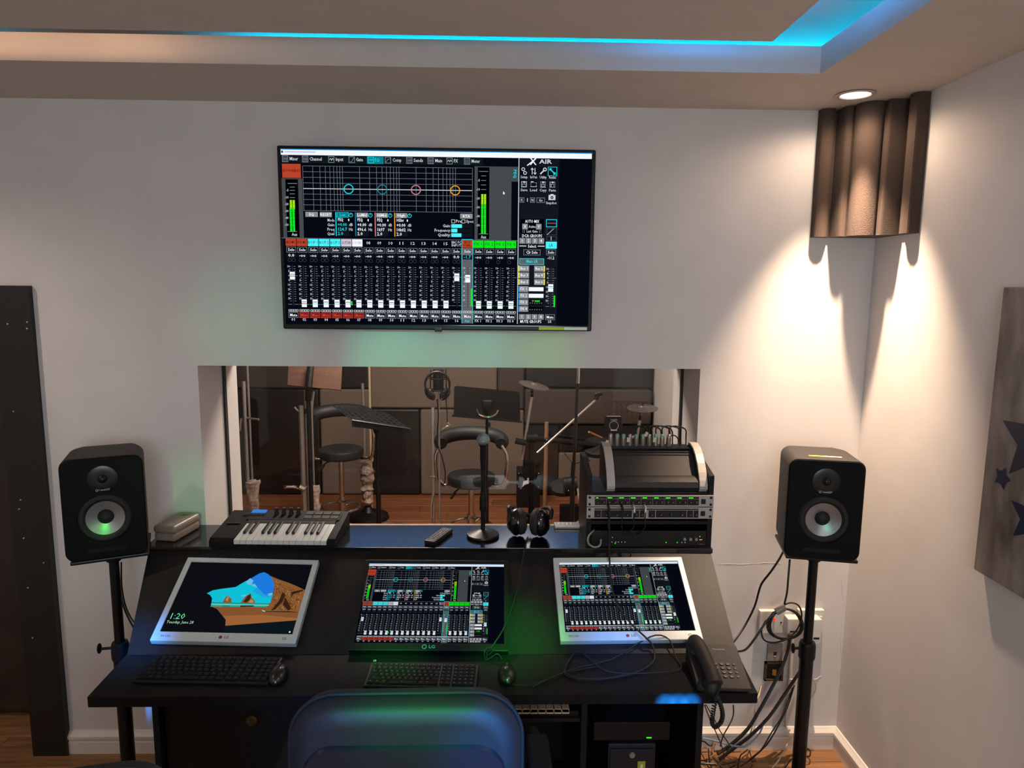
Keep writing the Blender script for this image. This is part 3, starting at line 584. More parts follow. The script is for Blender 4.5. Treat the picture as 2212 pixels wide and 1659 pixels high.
for x in (-1.01, .615):
    M().prism([D3(x, 1.96, 0), D3(x, 2.66, 0), D3(x, 2.66, SZ-.03), D3(x, SY0, SZ-.035), D3(x, DY1, DZ-.033), D3(x, 1.96, DZ-.033)], (.018, 0, 0)).done('side_panel', m_blackwood, desk)
M().b2(-.992, .615, 2.5-2.1, 2.518-2.1, .02, SZ-.06).done('back_panel', m_blackwood, desk)
M().b2(-.992, .615, .02, .4, .08, .098).done('bottom_shelf', m_blackwood, desk)
M().b2(-.45, .26, -.15, .10, .620, .632).done('keyboard_tray', m_blackwood, desk)
for x in (-.47, .27): M().b2(x, x+.018, -.10, .38, .098, .717).done('divider', m_blackwood, desk)
M().b2(-.985, -.475, -.118, -.10, .12, .70, bev=.002).done('cupboard_door', m_blackwood, desk)
M().lathe([(.012, 0), (.014, .012), (.017, .02), (.012, .026), (0, .027)], 20, Matrix.Translation((-.72, -.118, .62)) @ Matrix.Rotation(PI/2, 4, 'X')).done('knob', mat('brass_dark', '#6b5232', .35, metal=.8, var=0, bump=0), desk)
# ---- monitors lying on the sloped panel
def onpanel(px, py, h=0):
    n = Vector((0, -math.sin(TH), math.cos(TH))); p0 = Vector((0, DY1, DZ+.002))+n*h
    d = ray(px, py); t = n.dot(p0-EYE)/n.dot(d); return EYE+d*t
def monitor(name, label, quad, W, H, white=True, pic=None, gain=1.0, t=.022):
    c = sum([onpanel(*q, h=t) for q in quad], Vector())/4
    n = Vector((0, -math.sin(TH), math.cos(TH)))
    e = onpanel(*quad[1], h=t)-onpanel(*quad[0], h=t); yaw = math.atan2(e.y*math.cos(TH)+e.z*math.sin(TH), e.x)
    e2 = onpanel(*quad[2], h=t)-onpanel(*quad[3], h=t); yaw = (yaw+math.atan2(e2.y*math.cos(TH)+e2.z*math.sin(TH), e2.x))/2
    root = thing(name, label, 'monitor', c-n*t)
    root.rotation_euler = (Euler((-(PI/2-TH), 0, 0)).to_matrix() @ Matrix.Rotation(-yaw, 3, 'Y')).to_euler()
    bz = m_bezel if white else m_black; lo = .034 if white else .026; sd = .019 if white else .014; tp = .019 if white else .015
    b = M()
    b.b2(-W/2, W/2, -t, -.0, -H/2, -H/2+lo, bev=.003); b.b2(-W/2, W/2, -t, 0, H/2-tp, H/2, bev=.003)
    b.b2(-W/2, -W/2+sd, -t+.0003, 0, -H/2+.003, H/2-.003, bev=.002); b.b2(W/2-sd, W/2, -t+.0003, 0, -H/2+.003, H/2-.003, bev=.002)
    b.done('bezel', bz, root)
    M().b2(-W/2+sd*.6, W/2-sd*.6, -t+.004, -.001, -H/2+lo*.6, H/2-tp*.6).done('screen', mat('screen_glass', '#04050a', .12, var=0, bump=0), root)
    sw, sh = W-2*sd, H-lo-tp; zc = (lo-tp)/2
    if pic is not None: pic.build('screen_picture', sw, sh, root, (0, -t+.0038, zc), gain=gain)
    zl = -H/2+lo/2
    if white:
        M().lathe([(0, .0004), (.0055, .0004), (.0055, 0)], 20, Matrix.Rotation(PI/2, 4, 'X')).done('logo_disc', mat('logo_maroon', '#7a1030', .4, var=0, bump=0), root, loc=(-.012, -t, zl))
        text_part('LG', .013, mat('print_dark', '#2b2b2b', .5, var=0, bump=0), root, (.007, -t-.0004, zl), width=.014)
        text_part('IPS LED', .008, MATS['print_dark'], root, (-W/2+.045, -t-.0004, zl), width=.032)
        M().torus((W/2-.04, -t-.0002, zl), .005, .0007, (0, 1, 0), 16, 4, sx=1.2, sy=.7).done('power_mark', MATS['print_dark'], root)
    else:
        M().torus((-.014, -t-.0002, zl), .0065, .0009, (0, 1, 0), 18, 4).done('logo_ring', mat('print_teal', '#58b09a', .4, var=0, bump=0, emit='#2f7a60', estr=.25), root)
        text_part('LG', .015, MATS['print_teal'], root, (.010, -t-.0004, zl), width=.019)
    return root, sw, sh, zc, t
QL = [(392, 1206), (676, 1212), (650, 1387), (341, 1380)]
ml, sw, sh, zc, tt = monitor('computer_monitor', 'white framed monitor on the left showing a sea cave at 1:20', QL, .462, .327)
QC = [(788, 1210), (1096, 1212), (1094, 1404), (760, 1402)]
monitor('computer_monitor', 'black framed monitor in the middle of the desk panel', QC, .502, .352, white=False, pic=ui, gain=.8, t=.026)
QR = [(1198, 1206), (1482, 1203), (1508, 1380), (1208, 1383)]
monitor('computer_monitor', 'white framed monitor on the right showing the mixer screen', QR, .462, .331, pic=ui, gain=.85)
# sea cave picture for the left monitor
def homog(src, dst):
    A_, B_ = [], []
    for (x, y), (u_, v_) in zip(src, dst): A_ += [[x, y, 1, 0, 0, 0, -u_*x, -u_*y], [0, 0, 0, x, y, 1, -v_*x, -v_*y]]; B_ += [u_, v_]
    h = np.linalg.solve(np.array(A_, float), np.array(B_, float)); return lambda x, y: ((h[0]*x+h[1]*y+h[2])/(h[6]*x+h[7]*y+1), (h[3]*x+h[4]*y+h[5])/(h[6]*x+h[7]*y+1))
Hm = homog([(365, 645), (1665, 675), (1545, 1385), (165, 1355)], [(0, 0), (1, 0), (1, 1), (0, 1)])
PAL.update({'cave': '#0e0f16', 'sky1': '#1f7fe6', 'sky2': '#22a6e8', 'sky3': '#10c8e0', 'cloud': '#6fc4ea', 'sea': '#1fae9c', 'sea2': '#2a7f74', 'foam': '#8fe0e0', 'sand': '#8a5530', 'sand2': '#a3673a', 'rock': '#8c5a30', 'rkd': '#3a2212', 'rkl': '#c08a58', 'shade': '#0c171c', 'time': '#74f0a0', 'date': '#b8eac0'})
cv = UI(); random.seed(11)
cv.quad([(0, 1), (1, 1), (1, 0), (0, 0)], 'cave', 0)
def pz(pts, c, lay): cv.quad([Hm(*p) for p in pts], c, lay)
pz([(585, 970), (640, 940), (720, 925), (880, 905), (950, 860), (1060, 800), (1110, 765), (1160, 752), (1210, 775), (1260, 820), (1285, 880), (1285, 970), (1270, 1075), (650, 1075), (650, 1020), (620, 985)], 'sky3', 1)
pz([(1000, 835), (1110, 765), (1160, 752), (1210, 775), (1260, 820), (1285, 880), (1285, 985), (1200, 985), (1110, 910)], 'sky1', 2)
pz([(1110, 910), (1200, 985), (1285, 985), (1283, 1010), (1180, 1010), (1060, 950)], 'sky2', 2)
for p_ in [[(980, 850), (1020, 815), (1060, 840), (1040, 885), (1000, 880)], [(1040, 885), (1075, 870), (1110, 910), (1060, 900)], [(950, 990), (1000, 985), (1010, 1000), (960, 1003)], [(1230, 975), (1280, 965), (1282, 985), (1250, 1000)]]: pz(p_, 'cloud', 3)
pz([(650, 1060), (1272, 1075), (1255, 1105), (1240, 1112), (650, 1108)], 'sea', 3); pz([(650, 1078), (1262, 1092), (1260, 1098), (650, 1086)], 'foam', 4); pz([(650, 1062), (1272, 1076), (1270, 1080), (650, 1068)], 'sea2', 4)
pz([(765, 1066), (790, 1010), (812, 990), (830, 1012), (855, 1025), (862, 1068)], 'rock', 4); pz([(795, 1040), (812, 992), (826, 1015), (820, 1060)], 'rkl', 5); pz([(770, 1094), (850, 1096), (850, 1108), (770, 1106)], 'sea2', 5)
pz([(955, 1070), (1000, 1000), (1050, 972), (1070, 1020), (1108, 1050), (1104, 1074)], 'rock', 4); pz([(985, 1062), (1020, 1000), (1050, 975), (1055, 1030), (1020, 1066)], 'rkd', 5); pz([(1040, 1066), (1060, 1030), (1095, 1050), (1090, 1070)], 'rkl', 5); pz([(960, 1094), (1100, 1094), (1104, 1108), (960, 1110)], 'rkd', 5)
pz([(640, 1100), (1240, 1112), (1230, 1160), (1590, 1165), (1565, 1245), (835, 1298), (830, 1240), (780, 1190), (720, 1130)], 'sand', 3)
pz([(800, 1200), (1200, 1190), (1570, 1225), (1567, 1245), (835, 1298), (830, 1240)], 'sand2', 4); pz([(1190, 1140), (1230, 1150), (1228, 1160), (1200, 1152)], 'foam', 5)
pz([(835, 1298), (1567, 1243), (1545, 1385), (810, 1370)], 'shade', 3)
pz([(1225, 790), (1330, 830), (1440, 865), (1530, 900), (1620, 940), (1590, 1165), (1480, 1155), (1230, 1155), (1240, 1100), (1275, 1060), (1290, 970), (1283, 870), (1255, 820)], 'rock', 4)
PAL.update({'rk2': '#744822', 'rk3': '#a06c3c', 'rk4': '#5c3818'})
for k in range(420):
    x = random.uniform(1235, 1600); top = 800+(x-1225)*.38; y = random.uniform(top+12, 1140)
    if x < 1290 and y < 1060 or (x < 1270): continue
    L_ = random.uniform(8, 30); W_ = random.uniform(2, 6); a = random.choice((1.0, 1.25, .7, 2.2))+random.uniform(-.3, .3); dx, dy = math.cos(a), math.sin(a)
    ex, ey = x+dx*L_, y+dy*L_
    if ey > 1150 or ex > 1600-(ey-940)*.12 or ex < 1290: continue
    pz([(x, y), (x+dx*L_*.5-dy*W_, y+dy*L_*.5+dx*W_), (ex, ey), (x+dx*L_*.5+dy*W_, y+dy*L_*.5-dx*W_)], random.choice(['rkd', 'rk2', 'rk3', 'rk4', 'rk4', 'rk2', 'rkl']), 5+k % 3)
pz([(1385, 960), (1420, 990), (1400, 1060), (1330, 1140), (1290, 1150), (1360, 1050)], 'rkd', 9); pz([(1420, 1010), (1500, 1130), (1470, 1150), (1405, 1090)], 'rkd', 9); pz([(1480, 960), (1600, 935), (1600, 950), (1500, 985), (1480, 1020)], 'rkd', 9)
cv.v = [(a, min(1, max(0, b_)) if isinstance(b_, float) else b_, c_) for a, b_, c_ in cv.v]
def uvt(o_, s_, u_, v_, h, w_, c):
    vs, fs, tw = textmesh(s_, 1, 0); i = len(o_.v)
    for a in vs: o_.v.append((u_+(a[0]/tw+.5)*w_, v_-a[1]*h, 12))
    for q in fs: o_.f.append(tuple(j+i for j in q)); o_.m.append(o_.k(c))
a_ = Hm(238, 1235); b__ = Hm(385, 1235); uvt(cv, '1:20', a_[0], Hm(300, 1200)[1]+.01, .115, b__[0]-a_[0], 'time')
a_ = Hm(218, 1268); b__ = Hm(500, 1268); uvt(cv, 'Tuesday, June 28', a_[0], Hm(350, 1266)[1], .055, b__[0]-a_[0], 'date')
x_, y_ = Hm(1514, 1362); cv.quad([(x_+.006*math.cos(t_), y_+.012*math.sin(t_)) for t_ in [j*PI/4 for j in range(8)]], 'white', 6)
cv.build('screen_picture', sw, sh, ml, (0, -tt+.0038, zc), gain=.9)
# ------------------------------------------------------------------ loudspeakers on stands
def rrect(W, H, r, y, n=6, dz=0, bot=None):
    P = []
    for cx, cz, a0 in ((W/2-r, H/2-r, 0), (-W/2+r, H/2-r, PI/2), (-W/2+r, -H/2+r, PI), (W/2-r, -H/2+r, 1.5*PI)):
        for k in range(n+1): a = a0+PI/2*k/n; P.append(Vector((cx+r*math.cos(a), y, cz+dz+r*math.sin(a))))
    return P
def loft(rings, caps=True):
    m = M(); vs = [[m.b.verts.new(p) for p in R_] for R_ in rings]; n = len(vs[0])
    for A_, B_ in zip(vs, vs[1:]):
        for i in range(n): m.b.faces.new((A_[i], A_[(i+1) % n], B_[(i+1) % n], B_[i]))
    if caps: m.b.faces.new(vs[0][::-1]); m.b.faces.new(vs[-1])
    bmesh.ops.recalc_face_normals(m.b, faces=m.b.faces); return m
def speaker(x, y, z, yaw, label, roll=0, pitch=0):
    W, H, Dp = .246, .352, .25; zc_ = H/2; wz = .142; wr = .082
    t = thing('studio_speaker', label, 'speaker', (x, y, z), (pitch, roll, yaw))
    loft([rrect(W-.004, H-.004, .031, .003, dz=zc_), rrect(W, H, .033, .009, dz=zc_), rrect(W-.010, H-.016, .033, Dp*.72, dz=zc_+.005), rrect(W-.036, H-.08, .033, Dp, dz=zc_+.028)], False).done('cabinet', m_spk, t, smooth=40)
    def dens(R_):
        o = []
        for a_, b_ in zip(R_, R_[1:]+R_[:1]):
            k = 10 if (b_-a_).length > .05 else 1
            o += [a_.lerp(b_, j/k) for j in range(k)]
        return o
    m = M(); out = dens(rrect(W-.004, H-.004, .031, .003, dz=zc_)); inn = dens(rrect(W-.012, H-.012, .028, .0, dz=zc_)); circ = []
    for p in inn:
        a = math.atan2(p.z-wz, p.x); circ.append(Vector((wr*math.cos(a), 0, wz+wr*math.sin(a))))
    inn_ = inn
    back = [Vector((p.x*.97, .012, wz+(p.z-wz)*.97)) for p in circ]; n = len(inn); V = [[m.b.verts.new(p) for p in R_] for R_ in (out, inn, circ, back)]
    for A_, B_ in zip(V, V[1:]):
        for i in range(n): m.b.faces.new((A_[i], A_[(i+1) % n], B_[(i+1) % n], B_[i]))
    bmesh.ops.recalc_face_normals(m.b, faces=m.b.faces); m.done('front_baffle', m_spkf, t, smooth=30)
    R_ = Matrix.Translation((0, 0, wz)) @ Matrix.Rotation(PI/2, 4, 'X')
    M().lathe([(.058, -.003), (.066, .003), (.074, .003), (.081, -.002), (.0815, -.012), (.058, -.012)], 48, R_).done('woofer_surround', m_rubber, t)
    M().lathe([(.024, -.020), (.040, -.013), (.057, -.004), (.0615, -.001)], 48, R_).done('woofer_cone', m_cone, t)
    M().lathe([(0, -.006), (.010, -.0075), (.019, -.012), (.025, -.020)], 32, R_).done('dust_cap', m_rubber, t)
    R2 = Matrix.Rotation(PI/2, 4, 'X')
    M().lathe([(.014, .0012), (.030, .0016), (.044, .0006), (.046, -.001)], 36, Matrix.Translation((0, 0, .277)) @ R2).done('waveguide', mat('waveguide_black', '#0b0b0b', .3, var=0, bump=0), t)
    M().lathe([(0, .010), (.006, .009), (.011, .005), (.014, .0)], 24, Matrix.Translation((0, 0, .277)) @ R2).done('tweeter', mat('tweeter_dome', '#1a1c1c', .15, metal=.3, var=0, bump=0), t)
    M().box((0, -.0002, .034), (.118, .002, .014), bev=.0009).done('bass_port', mat('port_black', '#020202', .9, var=0, bump=0), t)
    text_part('TANNOY', .010, m_white_t, t, (.004, -.0012, .240), width=.032, bold=0)
    M().torus((-.018, -.0012, .240), .0033, .0008, (0, 1, 0), 12, 4).done('logo_ring', m_white_t, t)
    return t
def spk_stand(x, y, ztop, label, yaw, knobs):
    t = thing('speaker_stand', label, 'speaker stand', (x, y, 0))
    M().lathe([(0, 0), (.15, 0), (.15, .006), (.14, .012), (.03, .022), (.028, .03), (0, .03)], 40).done('base', m_metal, t)
    zm = .62
    M().cyl((0, 0, .02), (0, 0, zm), .0245, n=24).done('lower_pole', m_metal, t)
    M().cyl((0, 0, zm-.02), (0, 0, ztop-.012), .0165, n=20).done('upper_pole', m_metal, t)
    M().lathe([(.028, zm-.055), (.0295, zm-.05), (.0295, zm-.004), (.026, zm+.008), (.018, zm+.01)], 24).done('clamp_collar', m_black, t)
    k = M().cyl((-.025, -.01, zm-.01), (-.058, -.02, zm-.008), .005, n=10); k.sph((-.062, -.021, zm-.006), .013, (.5, 1, 1.5), n=12); k.done('clamp_knob', m_black, t)
    M().box((0, 0, ztop-.006), (.235, .22, .012), rot=Matrix.Rotation(yaw, 3, 'Z'), bev=.004).done('top_plate', m_metal, t)
    M().cyl((0, 0, ztop-.05), (0, 0, ztop-.012), .024, .03, n=20).done('plate_socket', m_metal, t)
    return t
pl = at(234, 1207, Y=2.31); pr = at(1773, 1210, Y=2.285)
speaker(pl.x, 2.31, pl.z, math.radians(24), 'black studio speaker left of the window, its cone lit partly green')
speaker(pr.x, 2.285, pr.z, math.radians(-12), 'black studio speaker in the right corner with a yellow sticker on top')
stk = [o for o in COL.objects if o.name.startswith('studio_speaker')][-1]
M().b2(-.05, .0, .045, .058, .3505, .3514).done('sticker', mat('sticker_yellow', '#d8c640', .5, var=0, bump=0), stk)
M().b2(.0, .055, .045, .058, .3505, .3514).done('sticker', mat('sticker_cream', '#e6e0cc', .5, var=0, bump=0), stk)
spk_stand(-1.345, 2.42, pl.z, 'black round pole stand holding the left speaker', math.radians(24), 0)
spk_stand(1.150, 2.41, pr.z, 'black round pole stand holding the right speaker', math.radians(-12), 0)
cable('speaker_cable', 'black cable hanging behind the left speaker stand towards the desk', [at(252, 1215, Y=2.46), at(258, 1260, Y=2.52), at(264, 1300, Y=2.55), at(275, 1330, Y=2.55), at(288, 1355, Y=2.52)], .0035, m_rubber)
cable('speaker_cable', 'second thinner cable hanging just right of the left speaker stand', [at(262, 1215, Y=2.47), at(263, 1265, Y=2.54), at(270, 1305, Y=2.57), at(283, 1335, Y=2.56), at(296, 1350, Y=2.53)], .0028, m_rubber)
# ------------------------------------------------------------------ on the rear shelf
# midi keyboard
W_, D_ = .452, .240
mk = thing('midi_keyboard', 'small black keyboard controller with fifteen white keys on the shelf', 'keyboard', (-.800, 2.452, SZ), (0, 0, math.radians(-1.5)))
body = M()
hf, hb = .020, .062
def mtop(y): return .022+(hb-.022)*y/D_
body.prism([(-W_/2, 0, 0), (-W_/2, D_, 0), (-W_/2, D_, hb-.004), (-W_/2, D_-.004, hb), (-W_/2, .012, mtop(.012)+.008), (-W_/2, 0, .022)], (.088, 0, 0), bev=.002)
body.prism([(W_/2-.028, 0, 0), (W_/2-.028, D_, 0), (W_/2-.028, D_, hb-.004), (W_/2-.028, D_-.004, hb), (W_/2-.028, .012, mtop(.012)+.008), (W_/2-.028, 0, .022)], (.028, 0, 0), bev=.002)
body.prism([(-W_/2+.08, .150, 0), (-W_/2+.08, D_, 0), (-W_/2+.08, D_-.003, hb), (-W_/2+.08, .150, mtop(.150)+.008)], (W_-.10, 0, 0))
body.b2(-W_/2+.08, W_/2-.02, .004, .155, 0, .010)
body.done('body', mat('controller_black', '#0f0e0e', .6, var=.15, scale=90, bump=.02, spec=.15), mk)
M().prism([(-W_/2+.09, .130, .030), (-W_/2+.09, .153, .030), (-W_/2+.09, .153, mtop(.153)+.0075), (-W_/2+.09, .131, mtop(.131)+.0045)], (W_-.12, 0, 0)).done('key_panel', m_rubber, mk)
kx0, kx1 = -W_/2+.089, W_/2-.029; kw = (kx1-kx0)/15
wkm = mat('key_white', '#c9cbc8', .3, var=0, bump=0); bkm = mat('key_black', '#16161a', .3, var=0, bump=0)
wk = M().prism([(-kw/2+.0006, 0, -.016), (-kw/2+.0006, .132, -.016), (-kw/2+.0006, .132, .018), (-kw/2+.0006, 0, .0)], (kw-.0012, 0, 0), bev=.0008).done('white_key', wkm, mk, loc=(kx0+kw/2, .001, .0285))
for i in range(1, 15): dup(wk, mk, (kx0+kw*(i+.5), .001, .0285))
bk = None
for i in range(14):
    if i % 7 in (0, 1, 3, 4, 5):
        L_ = (kx0+kw*(i+1), .046, .0345)
        if bk is None: bk = M().prism([(-.0055, 0, -.004), (-.0055, .086, .0), (-.0055, .086, .020), (-.0055, .004, .009)], (.011, 0, 0), bev=.0008).done('black_key', bkm, mk, loc=L_)
        else: dup(bk, mk, L_)
M().box((-W_/2+.105, D_-.018, hb+.000), (.055, .026, .003), rot=Matrix.Rotation(math.atan2(hb-.03, D_), 3, 'X')).done('display', mat('blue_display', '#205090', .25, var=0, bump=0, emit='#2a78d8', estr=.7), mk)
kb_ = None
for i in range(4):
    L_ = (-.045+i*.028, D_-.042, mtop(D_-.042)+.003)
    if kb_ is None: kb_ = M().lathe([(.0085, 0), (.0085, .010), (.007, .014), (.0065, .028), (0, .029)], 16).done('control_knob', m_rubber, mk, loc=L_)
    else: dup(kb_, mk, L_)
pd = None
for i in range(4):
    for j in range(2):
        L_ = (.082+i*.034, D_-.066+j*.031, mtop(D_-.066+j*.031)+.0065)
        if pd is None: pd = M().box((0, 0, 0), (.030, .027, .005), bev=.002, rot=Matrix.Rotation(.13, 3, 'X')).done('drum_pad', mat('pad_rubber', '#2a2423', .7, var=0, bump=0), mk, loc=L_)
        else: dup(pd, mk, L_)
bt = None
for i in range(12):
    L_ = (-W_/2+.060+(i % 6)*.014, D_-.042-(i//6)*.011, mtop(D_-.042)+.0055-(i//6)*.001)
    if bt is None: bt = M().box((0, 0, 0), (.011, .006, .003), bev=.001).done('function_button', m_rubber, mk, loc=L_)
    else: dup(bt, mk, L_)
for i in range(2): M().cyl((-W_/2+.026+i*.028, .075, .020), (-W_/2+.038+i*.028, .075, .020), .020, n=24).done('pitch_wheel', m_rubber, mk)
M().box((-W_/2+.044, .12, mtop(.12)+.0075), (.05, .008, .003), bev=.001).done('slider_bar', m_rubber, mk)
text_part('Oxygen Pro', .010, m_white_t, mk, (-W_/2+.044, .035, mtop(.035)+.0072), rot=(.13, 0, 0), width=.052)
# plastic box on left end
pb = thing('pencil_case', 'frosted plastic case with a lid on the left end of the shelf', 'case', (-1.195, 2.592, SZ), (0, 0, math.radians(-10)))
pcm = mat('frosted_plastic', '#8f7c70', .35, var=.06, scale=40, bump=.03)
M().box((0, 0, .016), (.084, .160, .032), bev=.010, seg=3).done('base', pcm, pb); M().box((0, 0, .045), (.088, .164, .030), bev=.011, seg=3).done('lid', pcm, pb); M().b2(-.014, .014, .045, .048, .0598, .0606).done('slot', m_rubber, pb)
# remote control
rp = at(948, 1158, Z=SZ+.01)
rm = thing('remote_control', 'black television remote with rows of buttons on the shelf', 'remote', (rp.x, rp.y, SZ), (0, 0, math.radians(-22)))
M().box((0, 0, .009), (.044, .155, .018), bev=.005).done('case', m_black, rm)
rb = None
for j in range(10):
    for i in range(3):
        L_ = (-.012+i*.012, -.062+j*.0125, .0185)
        if rb is None: rb = M().box((0, 0, 0), (.0075, .006, .003), bev=.0012).done('button', mat('button_grey', '#6a6562', .5, var=0, bump=0), rm, loc=L_)
        else: dup(rb, rm, L_)
# desktop microphone on a round base
mp_ = at(1043, 1160, Z=SZ); mp_.y = 2.575
ms = thing('desk_microphone_stand', 'short black microphone stand with round weighted base on the shelf', 'microphone stand', (mp_.x, mp_.y, SZ))
M().lathe([(0, 0), (.060, 0), (.062, .006), (.060, .012), (.030, .022), (.014, .027), (0, .028)], 48).done('base', m_metal, ms)
M().cyl((0, 0, .02), (0, 0, .16), .0085, n=20).cyl((0, 0, .14), (0, 0, .27), .0085, n=20).done('pole', m_metal, ms)
M().lathe([(.010, .10), (.0135, .105), (.0135, .150), (.010, .165), (.0115, .17), (.0085, .175)], 24).done('height_clutch', m_black, ms)
M().cyl((0, 0, .262), (0, -.004, .325), .010, .0125, n=20).done('clip', m_black, ms)
mic = thing('microphone', 'black handheld microphone with silver ball grille above the shelf', 'microphone', (mp_.x, mp_.y, SZ+.285))
M().lathe([(.0085, 0), (.011, .03), (.0125, .062), (.017, .070)], 24).done('handle', m_black, mic)
M().sph((0, 0, .089), .0245, (1, 1, .98), n=32).done('grille', mat('mic_grille', '#8fa3a8', .35, metal=.8, var=.35, scale=900, bump=.4), mic)
M().lathe([(.0225, .083), (.0255, .085), (.0255, .090), (.0225, .092)], 28).done('grille_band', m_silver, mic)
# headphones lying on the shelf
hp = at(1143, 1160, Z=SZ); 
hs = thing('headphones', 'black closed headphones resting on the blue lit shelf', 'headphones', (hp.x, 2.575, SZ), (0, 0, math.radians(-6)))
hx = .042
gm = mat('headphone_gloss', '#0b0b0d', .16, var=.1, bump=0, coat=.4)
def earcup(x, s, rz, name='ear_cup'):
    R_ = Matrix.Translation((x, 0, .050)) @ Matrix.Rotation(rz, 4, 'Z') @ Matrix.Rotation(s*PI/2, 4, 'Y')
    c = M().lathe([(0, .030), (.022, .028), (.038, .018), (.046, .004), (.046, -.004), (.040, -.008)], 36, R_).done(name, gm, hs)
    M().lathe([(.018, -.030), (.030, -.034), (.041, -.028), (.045, -.016), (.042, -.006)], 36, R_).done('ear_pad', mat('pad_foam', '#1e1b19', .75, bump=.1), c)
earcup(-.046, -1, .25); earcup(.040, 1, -.15)
hb_ = [(-.066, 0, .070), (-.070, .02, .092), (-.056, .055, .080), (0, .080, .045), (.05, .06, .080), (.074, .02, .088), (.070, 0, .065)]
M().tube(hb_, .008, 10).done('headband', m_black, hs)
hs.scale = (1.12, 1.12, 1.12)
cable('headphone_cable', 'thin black cable hanging from the shelf down to the middle monitor', [at(1140, 1160, Y=2.50), at(1135, 1180, Y=2.452), onpanel(1128, 1215, .012), onpanel(1118, 1270, .010), onpanel(1100, 1330, .020), onpanel(1084, 1365, .034), onpanel(1062, 1398, .034), onpanel(1052, 1412, .012), onpanel(1052, 1424, .006)], .0025, m_rubber)
cable('cable_loop', 'loose black cable loops dangling below the middle monitor', [at(1046, 1402, Y=2.1), at(1054, 1415, Y=2.08), at(1064, 1405, Y=2.08), at(1056, 1398, Y=2.09), at(1046, 1410, Y=2.07), at(1050, 1425, Y=2.07), at(1062, 1420, Y=2.07), at(1075, 1412, Y=2.07), at(1084, 1424, Z=.755)], .0022, m_rubber)
# small silver box behind the headphones
sbp = at(1213, 1132, Z=SZ+.01)
sb = thing('patch_box', 'small silver box with vent slots behind the headphones', 'box', (.285, 2.674, SZ))
M().box((0, 0, .008), (.10, .045, .016), bev=.003).done('case', m_silver, sb)
for i in range(4): M().b2(-.035+i*.016, -.031+i*.016, -.014, .014, .0156, .0166).done('vent_mark', m_wplast, sb)
# ------------------------------------------------------------------ equipment rack
RX0, RX1, RY = .333, .794, 2.47
rk = thing('equipment_rack', 'black wooden rack case with sloped sides at the right end of the shelf', 'rack', ((RX0+RX1)/2, RY, SZ))
rw = (RX1-RX0)/2
for s in (-1, 1):
    x0 = s*rw-(.018 if s > 0 else 0)
    M().prism([(x0, 0, 0), (x0, .225, 0), (x0, .225, .285), (x0, .205, .285), (x0, 0, .283-.03+.02)] if False else [(x0, -.002, 0), (x0, .226, 0), (x0, .226, .300), (x0, .150, .300), (x0, -.002, .268)], (.018, 0, 0), bev=.001).done('side_panel', m_blackwood, rk)
M().b2(-rw+.018, rw-.018, .0, .226, 0, .004).b2(-rw+.018, rw-.018, .004, .226, .195, .203).b2(-rw+.018, rw-.018, .215, .226, .02, .19).b2(-rw+.018, rw-.018, 0, .012, .085, .098).done('shelf_board', m_blackwood, rk)
def unit(z, label, h=.0435):
    t = thing('rack_processor', label, 'audio unit', (RX0/2+RX1/2, RY-.003, SZ+z))
    M().b2(-rw, rw, -.004, 0, .0005, h-.0005, bev=.0008).done('front_panel', m_silvp, t); M().b2(-rw+.022, rw-.022, 0, .16, .002, h-.002).done('chassis', m_black, t)
    for s in (-1, 1):
        for q in (.009, h-.009): M().lathe([(0, .0022), (.0045, .002), (.005, 0)], 12, Matrix.Translation((s*(rw-.010), -.004, q)) @ Matrix.Rotation(PI/2, 4, 'X')).done('screw', m_rubber, t)
    M().b2(rw-.046, rw-.030, -.0075, -.004, .012, .030, bev=.001).done('power_switch', m_rubber, t)
    return t
km = mat('knob_black', '#0c0c0c', .35, var=0, bump=0)
def knob(t, x, z, r=.005, m=None):
    k = M().lathe([(r, 0), (r*.9, .008), (0, .0085)], 14, Matrix.Rotation(PI/2, 4, 'X')); k.done('knob', m or km, t, loc=(x, -.0045, z)); 
    M().b2(-.0004, .0004, -.0012, 0, 0, r*.8).done('knob_mark', m_white_t, t, loc=(x+.0005, -.0128, z), rot=(0, random.uniform(-.8, .8), 0))
blk = mat('panel_black', '#0c0d10', .3, var=.1, bump=0)
u1 = unit(.153, 'upper silver rack unit with nine black sections and green lights'); u2 = unit(.108, 'lower silver rack unit below the green lights')
x0, x1 = -rw+.028, rw-.054; cw = (x1-x0)/9
for i in range(9):
    a = x0+i*cw
    M().b2(a+.0005, a+cw-.0005, -.0052, -.004, .0065, .029).done('black_section', blk, u1); M().b2(a+.0005, a+cw-.0005, -.0052, -.004, .0305, .038).done('meter_window', blk, u1)
    for q in range(4 if i else 2): M().b2(a+.005+q*.0042, a+.008+q*.0042, -.0058, -.005, .0325, .0355).done('green_light', m_green_led, u1)
    knob(u1, a+cw*.28, .017, .0055); knob(u1, a+cw*.75, .017, .0055)
secs = [.066, .205, .37, .43, .475, .54, .605, .90, .95, 1.0]; secs = [0, .063, .35, .372, .43, .478, .52, .585, .60, .885, .95, 1.0]
for i, (p, q) in enumerate([(0, .062), (.066, .36), (.375, .43), (.436, .478), (.52, .583), (.59, .885), (.891, .948), (.954, 1.0)]):
    a, c_ = x0+p*(x1-x0), x0+q*(x1-x0); M().b2(a, c_, -.0052, -.004, .005, .032).done('black_section', blk, u2)
    n_ = max(1, int((c_-a)/.032))
    for k in range(n_): knob(u2, a+(c_-a)*(k+.5)/n_, .015, .005)
M().b2(x0, x1, -.0052, -.004, .0345, .0385).done('black_section', blk, u2)
gm2 = mat('plug_metal', '#b0b8a8', .3, metal=.7, var=0, bump=0)
